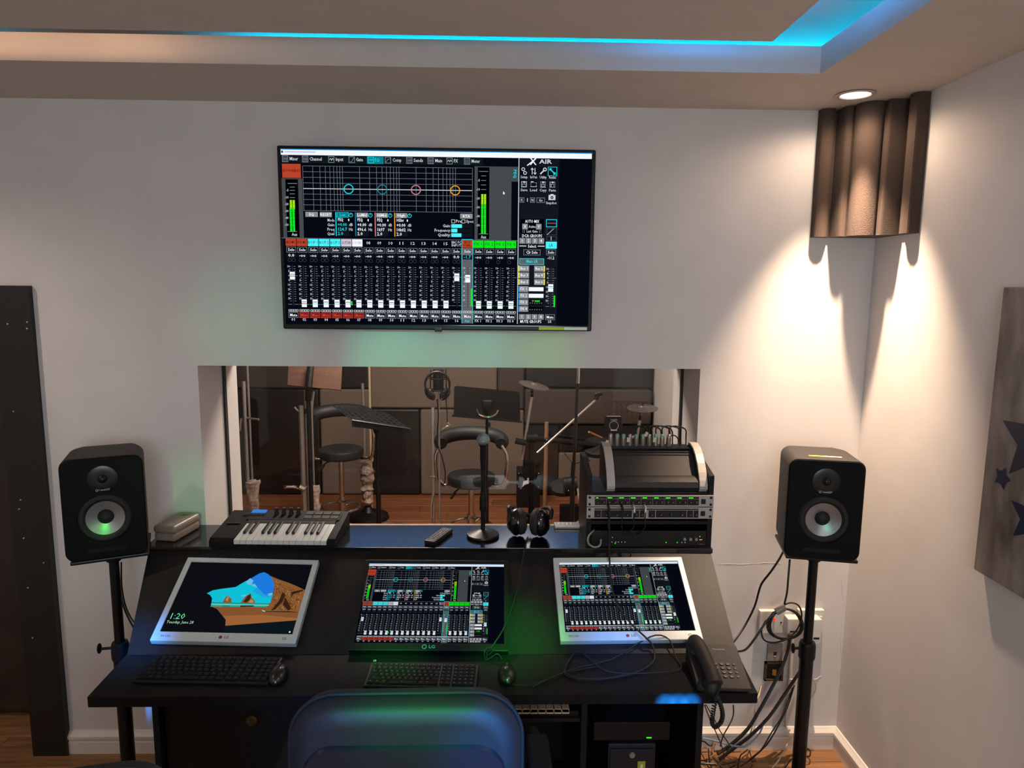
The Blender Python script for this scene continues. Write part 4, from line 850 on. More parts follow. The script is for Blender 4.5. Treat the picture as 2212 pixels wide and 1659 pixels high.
for i, (px, mm) in enumerate([(1312, m_rubber), (1341, m_rubber), (1366, gm2), (1390, gm2)]):
    X_ = at(px, 1095, Y=RY).x
    pc = thing('patch_cable', ['black patch cable hanging furthest left from the upper rack unit', 'black patch cable second from the left on the upper rack unit', 'silver tipped patch cable third from the left on the rack', 'silver tipped patch cable furthest right on the rack'][i], 'cable', (X_, RY-.008, SZ+.162))
    M().tube([(0, 0, 0), (0, -.016, -.002), (.001, -.024, -.010), (.001, -.026, -.022)], .0045, 8).done('plug', mm, pc)
    e = [(-.0, -.022, -.12), (.02, .012, -.15), (.012, .03, -.10)][:]
    M().tube([(.001, -.026, -.018), (.0, -.025, -.05), (.001, -.020, -.08), (.0+(.012 if i < 2 else -.015), -.008, -.105), ((.03 if i < 3 else -.03), .02, -.118), ((.05 if i < 3 else -.05), .06, -.10)], .0022, 6).done('cord', m_rubber, pc)
amp = thing('rack_amplifier', 'black rack unit at the bottom with three silver knobs', 'audio unit', ((RX0+RX1)/2, RY, SZ+.005))
M().b2(-rw+.020, rw-.020, -.003, .18, 0, .056, bev=.001).done('chassis', mat('amp_face', '#07090f', .3, var=.1, bump=0), amp)
for px in (1478, 1491, 1503): 
    p = at(px, 1164, Y=RY-.004); M().lathe([(.0055, 0), (.005, .010), (0, .0105)], 16, Matrix.Rotation(PI/2, 4, 'X')).done('silver_knob', m_silver, amp, loc=(p.x-amp.location.x, -.003, p.z-SZ-.005))
def dot(t, px, py, m, r=.0016, nm='light'):
    p = at(px, py, Y=RY-.004); M().lathe([(0, .0012), (r, .001), (r, 0)], 10, Matrix.Rotation(PI/2, 4, 'X')).done(nm, m, t, loc=(p.x-amp.location.x, -.003, p.z-SZ-.005))
mled = emat('led_white', '#a8b8e0', .8)
for px, py in [(1323, 1161), (1322, 1171), (1330, 1171), (1336, 1171), (1343, 1171), (1350, 1171), (1473, 1172), (1480, 1172)]: dot(amp, px, py, mled)
for px, py in [(1329, 1174), (1439, 1172), (1463, 1172), (1512, 1159)]: dot(amp, px, py, m_green_led, .0017)
p = at(1514, 1166, Y=RY-.004); M().b2(-.005, .005, -.001, 0, -.001, .001).done('light', emat('led_amber', '#ffb090', 1), amp, loc=(p.x-amp.location.x, -.003, p.z-SZ-.005))
text_part('PreSonus', .005, m_grey_t, amp, (at(1514, 1177, Y=RY).x-amp.location.x, -.0035, .006), width=.018)
cable('usb_cable', 'grey cable curling out at the left of the rack', [at(1288, 1143, Y=2.50), at(1278, 1150, Y=2.455), at(1270, 1162, Y=2.44), at(1272, 1175, Y=2.44), at(1284, 1182, Y=2.44), at(1296, 1178, Y=2.445), at(1298, 1165, Y=2.46)], .0035, mat('cable_grey', '#8f8b78', .5, var=0, bump=0))
# digital mixer on the rack
mx0 = at(1310, 1047, Y=2.49); mx1 = at(1527, 1048, Y=2.49)
dm = thing('digital_mixer', 'black stage mixer with two curved silver side handles on top of the rack', 'mixer', ((mx0.x+mx1.x)/2, 2.49, SZ+.205))
hw = (mx1.x-mx0.x)/2
body = [(0, 0, .0), (0, .0, .004), (0, -.008, .014), (0, -.004, .034), (0, .012, .046), (0, .028, .050), (0, .036, .048), (0, .115, .115), (0, .125, .125), (0, .140, .128), (0, .185, .128), (0, .195, .10), (0, .195, 0)]
M().prism([(-hw+.01, y, z) for _, y, z in body], (2*hw-.02, 0, 0)).done('body', m_spk, dm, smooth=40)
arc = [(.002, -.002), (-.012, .008), (-.013, .020), (-.006, .040), (.010, .066), (.034, .096), (.064, .122), (.098, .140), (.135, .147), (.165, .145)]
def handle(xo, w_, nm, mm, lift=0, inn=.008):
    up = [(y-lift*.6, z+lift) for y, z in arc]; dn = [(y+inn, z-inn) for y, z in arc][::-1]
    M().prism([(xo, y, z) for y, z in up+dn], (w_, 0, 0), bev=.0015).done(nm, mm, dm, smooth=50)
for s in (-1, 1):
    xo = -hw-.0 if s < 0 else hw-.030
    handle(xo, .030, 'side_handle', m_silvp, .001)
    # dark cheek under each handle
    M().prism([((-hw+.002 if s < 0 else hw-.026), y, z) for y, z in [(0, 0), (0, .01)]+[(y+.008, z-.006) for y, z in arc[2:]]+[(.195, .12), (.195, 0)]], (.024, 0, 0)).done('side_cheek', m_black, dm)
M().b2(-hw+.03, hw-.03, .118, .190, .1275, .1315, bev=.0015).done('connector_plate', m_black, dm)
for z_ in (.1165, .1085): M().b2(-hw+.03, hw-.03, .112 if z_ > .11 else .104, .116 if z_ > .11 else .107, z_, z_+.002).done('edge_ridge', m_spk, dm)
tealtip = mat('plug_teal_tip', '#6fa89a', .4, var=.1, bump=0); silvcon = mat('xlr_shell', '#8f877c', .35, metal=.7, var=.1, bump=.02)
for i in range(10):
    px = 1318+i*13.9
    p = at(px, 976, Y=2.645); tilt = random.uniform(-.02, .03)
    xc = thing('cable_connector', 'grey metal plug standing in the mixer top row', 'connector', (p.x, 2.645, SZ+.205+.1315), (random.uniform(-.05, .05), tilt, 0), group='plugs along the top of the mixer')
    xc['label'] = ['leftmost', 'second', 'third', 'fourth', 'fifth', 'sixth', 'seventh', 'eighth', 'ninth', 'rightmost'][i]+' grey metal plug in the row on top of the mixer'
    M().lathe([(0, 0), (.0085, 0), (.0095, .003), (.0095, .030), (.008, .036), (0, .036)], 20).done('shell', silvcon, xc)
    M().lathe([(.0082, .034), (.0075, .044), (.0045, .047), (0, .047)], 16).done('cable_boot', tealtip if i % 3 != 0 else m_silver, xc)
    if i >= 3:
        q = random.uniform(.02, .06); M().tube([(0, 0, .045), (0, .004, .06+q*.2), (.012+q*.3, .02, .075), (.03+q, .035, .060), (.04+q, .05, .02), (.045+q, .052, -.05)], .0026, 6).done('cable_tail', m_rubber, xc)
tagm = mat('paper_tag', '#c8bfb2', .7, var=.05, bump=0)
for px, py, rr in ((1311, 956, .3), (1357, 950, 0), (1396, 938, .5), (1414, 950, .25)):
    p = at(px, py, Y=2.63); M().box((0, 0, 0), (.011, .001, .018), rot=Matrix.Rotation(rr, 3, 'Y')).done('paper_tag', tagm, dm, loc=p-dm.location)
cable('mixer_cable', 'black cable arching from the mixer top down behind its right side', [at(1440, 960, Y=2.64), at(1447, 943, Y=2.64), at(1460, 942, Y=2.65), at(1469, 958, Y=2.66), at(1472, 976, Y=2.67), at(1474, 990, Y=2.69)], .0025, m_rubber)
cable('audio_cable', 'black cable running from the rack down across the right monitor', [at(1316, 1100, Y=2.452), at(1317, 1160, Y=2.435), at(1316, 1186, Y=2.42), onpanel(1317, 1215, .030), onpanel(1321, 1265, .030), onpanel(1336, 1312, .030), onpanel(1366, 1350, .030), onpanel(1395, 1377, .030), onpanel(1410, 1395, .015), at(1414, 1422, Z=.757), at(1400, 1440, Z=.757), at(1365, 1456, Z=.757), at(1310, 1465, Z=.757), at(1250, 1466, Z=.757), at(1225, 1455, Z=.757)], .0030, m_rubber)
cable('coiled_cable', 'black cable looped loosely on the desktop below the right monitor', [at(1150, 1484, Z=.757), at(1230, 1448, Z=.757), at(1320, 1425, Z=.757), onpanel(1375, 1392, .012), onpanel(1416, 1372, .032), onpanel(1446, 1382, .020), at(1460, 1420, Z=.757), at(1472, 1440, Z=.757), at(1455, 1450, Z=.757), at(1380, 1455, Z=.757), at(1310, 1450, Z=.757), at(1270, 1420, Z=.757), onpanel(1255, 1410, .006), onpanel(1240, 1412, .006), at(1222, 1440, Z=.757), at(1228, 1462, Z=.757), at(1300, 1468, Z=.757), at(1350, 1456, Z=.757)], .0022, m_rubber)
# ------------------------------------------------------------------ desktop items
def keyboard(corners, label, legend, backlit, name='computer_keyboard'):
    FL, FR, BR, BL = [at(*q, Z=DZ+.015) for q in corners]
    c = (FL+FR+BR+BL)/4; W = ((FR-FL).length+(BR-BL).length)/2; Dp = ((BL-FL).length+(BR-FR).length)/2; Dp = min(Dp, .15)
    yaw = math.atan2((FR-FL+BR-BL).y, (FR-FL+BR-BL).x)
    t = thing(name, label, 'keyboard', (c.x, c.y, DZ), (0, 0, yaw))
    M().prism([(-W/2, -Dp/2, 0), (-W/2, Dp/2, 0), (-W/2, Dp/2, .020), (-W/2, -Dp/2, .010)], (W, 0, 0), bev=.003).done('case', m_black, t)
    rows = 6; kz = lambda y: .0115+(y+Dp/2)/Dp*.010
    cols = 19; kw = (W-.016)/cols; kh = (Dp-.016)/rows; base = {}
    for r in range(rows):
        y = -Dp/2+.010+kh*(r+.5)-.001; x = -W/2+.008; i = 0
        lay = {0: [1.3, 1.1, 1.2, 5.4, 1.2, 1.1, 1.3], 1: [2.2]+[1]*9+[1.4], 2: [1.7]+[1]*10+[.9], 3: [1.4]+[1]*11+[.2], 4: [1]*12+[.6], 5: [1]*12+[.6]}[r]
        s_ = sum(lay); lay = [q*12.6/s_ for q in lay]
        cells = [(q, True) for q in lay]+[(.2, False)]+[(1, True)]*2+[(.2, False)]+[(1, True)]*4
        for q, on in cells:
            if on and x+q*kw < W/2-.004:
                key = round(q, 2)
                if key not in base: base[key] = M().box((0, 0, 0), (q*kw-.0022, kh-.0024, .0055), bev=.0014, seg=1).done('key', mat('keycap_brown' if backlit else 'keycap', '#1a1310' if backlit else '#0c0b0d', .65, var=0, bump=0, spec=.2), t, loc=(x+q*kw/2, y, kz(y)), rot=(.066, 0, 0))
                else: dup(base[key], t, (x+q*kw/2, y, kz(y)))
                if random.random() < .93:
                    lg = legend.get('m'); kk = 'lg'
                    if kk not in base: base[kk] = M().b2(-.0015, .0015, -.0011, .0011, 0, .0002).done('key_legend', lg, t, loc=(x+q*kw/2-.001, y+.001, kz(y)+.003), rot=(.066, 0, 0))
                    else: dup(base[kk], t, (x+q*kw/2-.001, y+.001, kz(y)+.003))
            x += q*kw
    return t
keyboard([(285, 1469), (585, 1472), (606, 1423), (335, 1417)], 'plain black computer keyboard on the left of the desktop', {'m': mat('legend_dim', '#5a5a5a', .6, var=0, bump=0)}, False)
k2 = keyboard([(787, 1478), (1033, 1483), (1031, 1438), (799, 1433)], 'slim brown lit computer keyboard behind the chair', {'m': mat('legend_tan', '#8a7458', .6, var=0, bump=0, emit='#a08050', estr=.12)}, True)
M().torus((-.155, .062, .0215), .004, .0006, n=14, k=4).done('maker_mark', m_white_t, k2)
def mouse(px, py, label):
    p = at(px, py, Z=DZ+.015)
    t = thing('computer_mouse', label, 'mouse', (p.x, p.y, DZ))
    mm = M(); mm.lathe([(0, .036), (.012, .0345), (.022, .028), (.028, .018), (.030, .008), (.028, 0), (0, 0)], 28)
    o = mm.done('shell', mat('mouse_gloss', '#0d0c0c', .28, var=0, bump=0, coat=.3), t); o.scale = (.95, 1.6, 1)
    M().b2(-.0004, .0004, .004, .046, .026, .034).done('button_seam', m_rubber, t)
    M().cyl((-.003, .022, .031), (.003, .022, .031), .007, n=14).done('scroll_wheel', m_rubber, t)
    return t
mouse(602, 1456, 'small black mouse beside the left keyboard'); mouse(1095, 1455, 'glossy black mouse on the desktop right of the chair')
cable('mouse_cable', 'thin black mouse cable curving across the desktop to the right', [at(1096, 1475, Z=.755), at(1120, 1480, Z=.755), at(1150, 1478, Z=.755), at(1190, 1465, Z=.755), at(1225, 1452, Z=.755), at(1290, 1440, Z=.755)], .0016, m_rubber)
cable('mouse_cable', 'thin black mouse cable running up from the left mouse', [at(603, 1440, Z=.757), at(625, 1410, Y=2.12), at(650, 1392, Y=2.14)], .0016, m_rubber)
# telephone
ph = thing('desk_telephone', 'black push button telephone with handset on the right desk corner', 'telephone', (.668, 1.965, DZ), (0, 0, math.radians(-4)))
M().prism([(-.075, -.088, .010), (-.075, .09, .0), (-.075, .09, .060), (-.075, -.088, .022)], (.155, 0, 0), bev=.004).done('base', m_spk, ph)
sl = math.atan2(.038, .178)
def ptop(y): return .022+(y+.088)*math.tan(sl)
pbm = mat('phone_button', '#191412', .4, var=0, bump=0); pb0 = None; ps0 = None
for r in range(4):
    for c_ in range(4):
        L_ = (-.004+c_*.0185, -.044+r*.0165, ptop(-.044+r*.0165))
        if c_ < 3:
            if pb0 is None: pb0 = M().lathe([(.0065, 0), (.0062, .003), (0, .0036)], 16).done('dial_button', pbm, ph, loc=L_, rot=(sl, 0, 0))
            else: dup(pb0, ph, L_)
        else:
            if ps0 is None: ps0 = M().lathe([(.0042, 0), (.004, .0025), (0, .003)], 14).done('function_button', pbm, ph, loc=L_, rot=(sl, 0, 0))
            else: dup(ps0, ph, L_)
text_part('Panasonic', .0085, m_grey_t, ph, (.02, .068, ptop(.068)+.0008), rot=(sl, 0, 0), width=.036)
hsx = -.040
hset = M().tube([(hsx+.01, -.100, .040), (hsx+.008, -.08, .052), (hsx+.004, -.03, .062), (hsx, .02, .070), (hsx-.006, .06, .074), (hsx-.008, .085, .066)], lambda t: .021+.004*abs(2*t-1)**2, 16, smooth=4)
hset.lathe([(.0, .0), (.024, .0), (.026, .012), (.02, .026), (0, .03)], 24, Matrix.Translation((hsx-.008, .066, .038))); hset.lathe([(.0, .0), (.024, .0), (.026, .012), (.02, .026), (0, .03)], 24, Matrix.Translation((hsx+.008, -.082, .016)))
hset.done('handset', m_spk, ph, smooth=60)
# coiled cord
path = crom([at(1508, 1475, Z=.80), at(1513, 1487, Z=.775), at(1530, 1494, Z=.768), at(1545, 1505, Y=1.872), at(1541, 1535, Y=1.865), at(1538, 1560, Y=1.865), at(1545, 1570, Y=1.865), at(1557, 1560, Y=1.865), at(1561, 1543, Y=1.865), at(1556, 1520, Y=1.867), at(1548, 1503, Y=1.872), at(1549, 1490, Z=.775), at(1553, 1478, Z=.785)], 26)
hel = []; tot = 0
for i, p in enumerate(path):
    a_ = path[min(i+1, len(path)-1)]-path[max(i-1, 0)]; a_ = a_.normalized() if a_.length > 0 else Vector((0, 0, 1))
    if i: tot += (p-path[i-1]).length
    n1 = a_.orthogonal().normalized() if i == 0 else (n1-a_*n1.dot(a_)).normalized(); n2 = a_.cross(n1); th = i*2*PI/5.0
    hel.append(p+(n1*math.cos(th)+n2*math.sin(th))*.0055)
tag(M().tube(hel, .0022, 5, smooth=0).done('telephone_cable', m_rubber), 'black coiled telephone cord looping over the desk front edge', 'cord')
# ------------------------------------------------------------------ under the desk
pk = thing('stage_keyboard', 'dark piano keyboard on the tray under the desk, pale key fronts showing', 'keyboard', (-.09, 1.953, .632))
M().b2(-.345, .345, .008, .18, 0, .016).b2(-.36, .36, .10, .20, 0, .04, bev=.003).done('body', m_black, pk)
w0 = None; wm2 = mat('key_fronts', '#c0a890', .4, var=0, bump=0)
for i in range(28):
    L_ = (-.331+i*.0236, 0, .0)
    if w0 is None: w0 = M().b2(-.0108, .0108, 0, .10, .016, .028, bev=.001, seg=1).b2(-.0108, .0108, 0, .004, .012, .026).done('white_key', wm2, pk, loc=L_)
    else: dup(w0, pk, L_)
pcx = at(1360, 1640, Y=2.05)
pc = thing('computer_tower', 'dark computer tower with a yellow label under the desk', 'computer', (pcx.x, 2.02, .098))
M().b2(-.075, .075, 0, .36, 0, .40, bev=.004).done('case', mat('tower_blue_grey', '#151b2a', .4, var=.1, bump=.02), pc)
M().b2(-.07, .07, -.006, 0, .01, .385, bev=.003).done('front_panel', mat('tower_front', '#10141f', .35, var=.1, bump=.02), pc)
M().b2(.018, .042, -.0075, -.006, .30, .345).done('label', mat('sticker_lime', '#9a9a2c', .5, var=0, bump=0), pc); M().b2(.027, .034, -.0085, -.007, .30, .335).done('label_print', m_white_t, pc)
M().lathe([(0, .003), (.008, .003), (.010, 0)], 20, Matrix.Rotation(PI/2, 4, 'X')).done('power_button', m_silver, pc, loc=(.0, -.006, .365))
p = at(1400, 1598, Y=2.04); dv = thing('power_conditioner', 'low black unit with one green light on the tower', 'audio unit', (pcx.x+.0, 2.03, .502)); 
M().b2(-.12, .12, 0, .28, 0, .062, bev=.003).done('case', m_black, dv); M().b2(-.008, .008, -.0015, 0, -.0012, .0012).done('light', m_green_led, dv, loc=(p.x-dv.location.x, 0, max(.01, p.z-.502)))
# ------------------------------------------------------------------ chairs
def chair(name, label, x, y, ztop, W, yaw, tilt, H=.62, cat='chair'):
    t = thing(name, label, cat, (x, y, 0), (0, 0, yaw))
    zc_ = ztop-H/2
    def ring(w_, h_, r, yy, dz=0): return [Vector((p.x, yy-(.05*math.cos(p.z/H*2.2)*0)+.10*(abs(p.x)/W)**2*.6, p.z)) for p in rrect(w_, h_, r, 0, n=8, dz=dz)]
    Rt_ = Matrix.Rotation(tilt, 4, 'X')
    def put(m, nm, mm, sm=50):
        o = m.done(nm, mm, t, smooth=sm); o.location = (0, 0, zc_); o.rotation_euler = (tilt, 0, 0); return o
    put(loft([ring(W-.10, H-.10, .07, .0), ring(W-.05, H-.05, .09, .003), ring(W-.016, H-.016, .10, .016), ring(W, H, .105, .045), ring(W, H, .105, .075), ring(W-.03, H-.03, .10, .105), ring(W-.10, H-.10, .08, .12)]), 'backrest', m_leather)
    b = M(); pts = [Vector((p.x, .046+.06*(abs(p.x)/W)**2, p.z)) for p in rrect(W+.004, H+.004, .106, 0, n=10)]
    b.tube(pts, .0045, 8, closed=True, smooth=0); put(b, 'piping', m_rubber)
    put(loft([ring(W-.085, H-.13, .06, -.008, -.03), ring(W-.075, H-.12, .065, .000, -.03), ring(W-.06, H-.10, .07, .02, -.03)]), 'back_panel', mat('chair_panel', '#12151d', .36, var=.2, scale=9, bump=.12))
    M().box((0, .26, .47), (.50, .50, .10), bev=.04, seg=3).done('seat', m_leather, t)
    for s in (-1, 1):
        b = M().tube([(s*.25, .02, .50), (s*.305, .03, .56), (s*.31, .06, .70), (s*.31, .30, .72), (s*.30, .44, .68), (s*.26, .46, .50)], .016, 10)
        b.box((s*.31, .20, .735), (.06, .28, .035), bev=.014, seg=3); b.done('armrest', mat('armrest_black', '#0a0a0a', .7, var=0, bump=0, spec=.2), t)
    M().cyl((0, .26, .12), (0, .26, .43), .028, n=20).b2(-.05, .05, .0, .2, .40, .43).done('gas_lift', m_metal, t)
    for i in range(5):
        a = i*2*PI/5+.3; e = Vector((math.cos(a)*.29, .26+math.sin(a)*.29, .085))
        L_ = M().tube([(0, .26, .13), Vector((0, .26, .12)).lerp(e, .5)+Vector((0, 0, .005)), e], .018, 8).done('base_leg', m_black, t)
        M().cyl(e+Vector((-.022, 0, -.057)), e+Vector((.022, 0, -.057)), .027, n=18).cyl(e+Vector((0, 0, -.05)), e, .008, n=8).done('caster', m_rubber, L_)
    return t
chair('office_chair', 'black leather office chair centred in front of the desk, back towards us', -.190, 1.365, 1.030, .508, math.radians(1.0), math.radians(-5))
p = at(150, 1655, Y=1.2)
chair('office_chair', 'black chair whose top edge just shows in the bottom left corner', p.x-.06, 1.13, p.z-.03, .50, math.radians(12), math.radians(-5))
# ------------------------------------------------------------------ recording room beyond the window
cr = 0
def stool(px, py_seat, Y, label, yaw=0):
    p = at(px, py_seat, Y=Y); zs = p.z
    t = thing('bar_stool', label, 'bar stool', (p.x, Y, 0), (0, 0, yaw))
    M().lathe([(0, zs), (.13, zs-.002), (.158, zs-.010), (.165, zs-.024), (.163, zs-.062), (.15, zs-.075), (0, zs-.078)], 40).done('seat', m_leather, t)
    R_ = .212; pts = []
    for i in range(13):
        a = math.radians(-14+208*i/12); pts.append(Vector((R_*math.cos(a), R_*.62*math.sin(a)+.02, zs+.215+.035*math.sin(a) if True else 0)))
    def rr(t_): return .050*(1-.15*(abs(2*t_-1))**4)
    m = M().tube(pts, rr, 12, smooth=2); m.done('backrest', m_leather, t)
    for s in (-1, 1):
        M().tube([(s*R_*.97, -.02, zs+.20), (s*(R_+.03), -.02, zs+.13), (s*(R_+.028), -.01, zs+.02), (s*(R_+.015), 0, zs-.065), (s*(R_-.03), .02, zs-.093), (s*.08, .03, zs-.088)], .0115, 10).done('armrest', m_chrome, t)
    M().cyl((0, 0, .02), (0, 0, .34), .030, n=24).cyl((0, 0, .30), (0, 0, zs-.075), .019, n=20).done('column', m_chrome, t)
    M().torus((0, -.03, .275), .135, .0085, n=36).tube([(0, .10, .275), (0, .03, .25), (0, 0, .26)], .008, 8).tube([(-.05, .09, .275), (0, .02, .262), (.05, .09, .275)], .008, 8).done('footrest', m_chrome, t)
    M().lathe([(0, .03), (.03, .03), (.05, .022), (.17, .010), (.205, .004), (.205, 0), (0, 0)], 48).done('base', m_chrome, t)
    M().tube([(-.02, -.02, zs-.085), (-.09, -.06, zs-.10), (-.12, -.08, zs-.13)], .005, 8).cyl((-.105, -.07, zs-.115), (-.135, -.09, zs-.155), .009, n=10).done('lever', m_metal, t)
stool(736, 966, 5.1, 'chrome bar stool with black round seat on the left behind the glass', 0)
stool(1018, 1022, 4.72, 'chrome bar stool with black round seat behind the shelf microphone', 0)
def poleset(name, label, cat, parts, group=None, base=None):
    """parts: (part name, material, radius, [(px, py, Y) ...])"""
    o0 = at(*parts[0][3][-1][:2], Y=parts[0][3][-1][2]); root = thing(name, label, cat, (o0.x, o0.y, 0), group=group)
    for nm, m, r, pts in parts:
        M().tube([at(a, b_, Y=c)-root.location for a, b_, c in pts], r, 10, smooth=2 if len(pts) > 2 else 0).done(nm, m, root)
    if base: base(root)
    return root
def down(px, py, Y): # foot of a vertical pole under a pixel
    p = at(px, py, Y=Y); return p
def vpole(root, x, y, z0, z1, r, m, nm='pole'): return M().cyl((x, y, z0), (x, y, z1), r, n=14).done(nm, m, root)
def tripod(root, x=0, y=0, r=.28, m=None):
    M().lathe([(0, .03), (.02, .03), (.03, .018), (r*.38, .010), (r*.4, 0), (0, 0)], 28).done('base', m or m_metal, root, loc=(x, y, 0))
def stand_at(px, py_top, Y, label, m, r=.010, name='microphone_stand', group='thin silver stands behind the glass', extra=(), legs=True, br=.28):
    p = at(px, py_top, Y=Y); t = thing(name, label, 'microphone stand', (p.x, Y, 0), group=None)
    vpole(t, 0, 0, .0 if not legs else .05, p.z, r, m, 'pole')
    if legs: tripod(t, m=m_metal, r=br)
    for nm, mm, rr, pts in extra: M().tube([at(a, b_, Y=c)-t.location for a, b_, c in pts], rr, 8, smooth=2 if len(pts) > 2 else 0).done(nm, mm, t)
    return t
wrapm = mat('plastic_wrap', '#a8968a', .25, var=.35, scale=45, bump=.8)
def wrap(t, x, y, z0, z1, r, n=10):
    random.seed(int(z0*1000)); prof = [(0, z0)]+[(r*random.uniform(.7, 1.3), z0+(z1-z0)*i/n) for i in range(n+1)]+[(0, z1)]
    m_ = M().lathe(prof, 14)
    for v in m_.b.verts: v.co += Vector((random.uniform(-1, 1), random.uniform(-1, 1), random.uniform(-.8, .8)))*r*.28
    m_.done('plastic_wrap', wrapm, t, loc=(x, y, 0), smooth=60)
s1 = stand_at(526, 824, 4.6, 'thin silver stand furthest left behind the glass with plastic wrapped foot', m_silver, .012, extra=[('boom_arm', m_silver, .007, [(518, 901, 4.6), (532, 903, 4.6), (559, 906, 4.55)]), ('boom_arm', m_silver, .007, [(521, 900, 4.6), (519, 930, 4.6)]), ('clamp', m_metal, .014, [(515, 903, 4.6), (524, 897, 4.6)]), ('cable', m_rubber, .004, [(525, 900, 4.58), (520, 960, 4.56), (523, 1020, 4.56), (521, 1060, 4.58)])])
wrap(s1, .03, 0, .28, .60, .035)
stand_at(532, 740, 4.9, 'leaning silver pole at the left edge of the window', m_silver, .008, legs=True)
wrapst = stand_at(661, 843, 4.4, 'thick silver tube of the stand cluster under the wooden music desk', m_silver, .014, br=.12, extra=[('clamp', m_metal, .017, [(655, 889, 4.38), (668, 887, 4.38)]), ('hook', m_chrome, .006, [(668, 889, 4.38), (650, 890, 4.37), (643, 887, 4.36), (636, 879, 4.35)])])
wrap(wrapst, .02, .03, .10, .62, .035, 16)
stand_at(650, 876, 4.25, 'silver tube with bright handle at its foot behind the glass', m_silver, .015, br=.12, extra=[('handle', m_chrome, .010, [(614, 1052, 4.2), (634, 1051, 4.2), (655, 1055, 4.25)]), ('clamp', m_chrome, .02, [(648, 1051, 4.22), (660, 1056, 4.22)])])
stand_at(672, 846, 4.5, 'slim silver rod beside the thick tube behind the glass', m_silver, .007, br=.1, extra=[('rod', m_silver, .006, [(678, 846, 4.5), (666, 960, 4.5)])])
cable('microphone_cable', 'pale cable hanging in a curve beside the left bar stool', [at(668, 995, Y=4.6), at(676, 1025, Y=4.6), at(680, 1055, Y=4.6), at(688, 1080, Y=4.62), at(691, 1100, Y=4.65)], .006, mat('cable_pale', '#a08a78', .5, var=0, bump=0))
s4 = stand_at(797, 760, 5.62, 'pale yellow topped pole behind the left bar stool with wrapped base', mat('pole_cream', '#b8a888', .35, metal=.3, var=.05, bump=0), .010, legs=False, extra=[('tube', m_silver, .012, [(783, 828, 5.62), (787, 930, 5.62), (787, 1060, 5.62)])])
wrap(s4, -.035, 0, .14, .50, .045, 16)
M().lathe([(0, .10), (.03, .10), (.06, .06), (.16, .03), (.17, 0), (0, 0)], 36).done('base', m_black, s4, loc=(-.03, 0, 0))
stand_at(935, 881, 4.9, 'silver vertical stand left of the middle bar stool', m_silver, .013, extra=[('clamp', m_silver, .008, [(931, 1030, 4.9), (945, 1032, 4.88), (967, 1055, 4.85)]), ('cable', MATS['cable_pale'], .004, [(938, 1060, 4.88), (932, 1090, 4.88), (932, 1120, 4.88)])])
# hanging condenser mic with headphones
hm = at(947, 832, Y=4.5)
ct = stand_at(948, 826, 4.55, 'slim stand carrying the hanging headphones', m_silver, .007, br=.12, extra=[('lead', m_rubber, .004, [(944, 862, 4.52), (947, 900, 4.52), (944, 955, 4.52), (954, 985, 4.52), (962, 1020, 4.53), (960, 1045, 4.54)])])
cm = thing('condenser_microphone', 'black studio microphone in a wire shock mount at the window top', 'microphone', (hm.x, 4.5, hm.z))
M().cyl((0, 0, -.035), (0, 0, .10), .034, n=24).done('body', m_metal, cm); M().torus((0, 0, .045), .058, .005).torus((0, 0, -.03), .050, .005).done('shock_mount', m_metal, cm)
for k in range(4): a = k*PI/2+.6; M().cyl((.055*math.cos(a), .055*math.sin(a), .10), (.06*math.cos(a), .06*math.sin(a), -.05), .0045, n=6).done('mount_wire', m_metal, cm)
hh = thing('hanging_headphones', 'black headphones hanging in front of the condenser microphone', 'headphones', (hm.x, 4.42, hm.z))
hpts = []
for i in range(15):
    a = math.radians(-18+216*i/14); hpts.append((.077*math.cos(a), 0, .015+.080*math.sin(a)))
M().tube(hpts, lambda t: .006+.003*math.sin(PI*t), 10).done('headband', m_black, hh)
for s in (-1, 1):
    ax = Vector((s*.75, -.60, -.28)).normalized(); q = ax.to_track_quat('Z', 'Y').to_matrix().to_4x4()
    M().lathe([(0, .016), (.020, .014), (.034, .004), (.037, -.004), (.031, -.018), (0, -.020)], 28, Matrix.Translation((s*.050, 0, -.050)) @ Matrix.Rotation(s*.45, 4, 'Y') @ Matrix.Scale(1.28, 4, (0, 0, 1)) @ q).done('ear_cup', gm, hh)
cable('headphone_lead', 'thin lead with a small jack plug dangling beside the hanging headphones', [at(964, 812, Y=4.42), at(963, 850, Y=4.42), at(966, 895, Y=4.42), at(966, 912, Y=4.42)], .0035, m_rubber)
tag(M().tube([at(967, 913, Y=4.42), at(971, 919, Y=4.42), at(964, 922, Y=4.42)], .007, 8).tube([at(964, 922, Y=4.42), at(955, 928, Y=4.42)], .004, 8, smooth=0).done('jack_plug', m_silver), 'small silver jack plug hanging on its lead behind the glass', 'plug')
# music stands
def plate(root, corners, m, name, th=.004, holes=None):
    a, b_, c, d = [Vector(q) for q in corners]; n_ = (b_-a).cross(d-a).normalized()*th; mm = M()
    if not holes: mm.prism([a, b_, c, d], n_)
    else:
        nu, nv = holes
        f = lambda u_, v_: a.lerp(b_, u_).lerp(d.lerp(c, u_), v_)
        for i in range(nu):
            for j in range(nv):
                U0, U1, V0, V1 = i/nu, (i+1)/nu, j/nv, (j+1)/nv; e = .30; p0, p1, q0, q1 = U0+(U1-U0)*e, U1-(U1-U0)*e, V0+(V1-V0)*e*.9, V1-(V1-V0)*e*.9
                for s_ in ([(U0, V0), (U1, V0), (p1, q0), (p0, q0)], [(U1, V0), (U1, V1), (p1, q1), (p1, q0)], [(U1, V1), (U0, V1), (p0, q1), (p1, q1)], [(U0, V1), (U0, V0), (p0, q0), (p0, q1)]): mm.poly([f(*z) for z in s_])
    return mm.done(name, m, root, smooth=0)
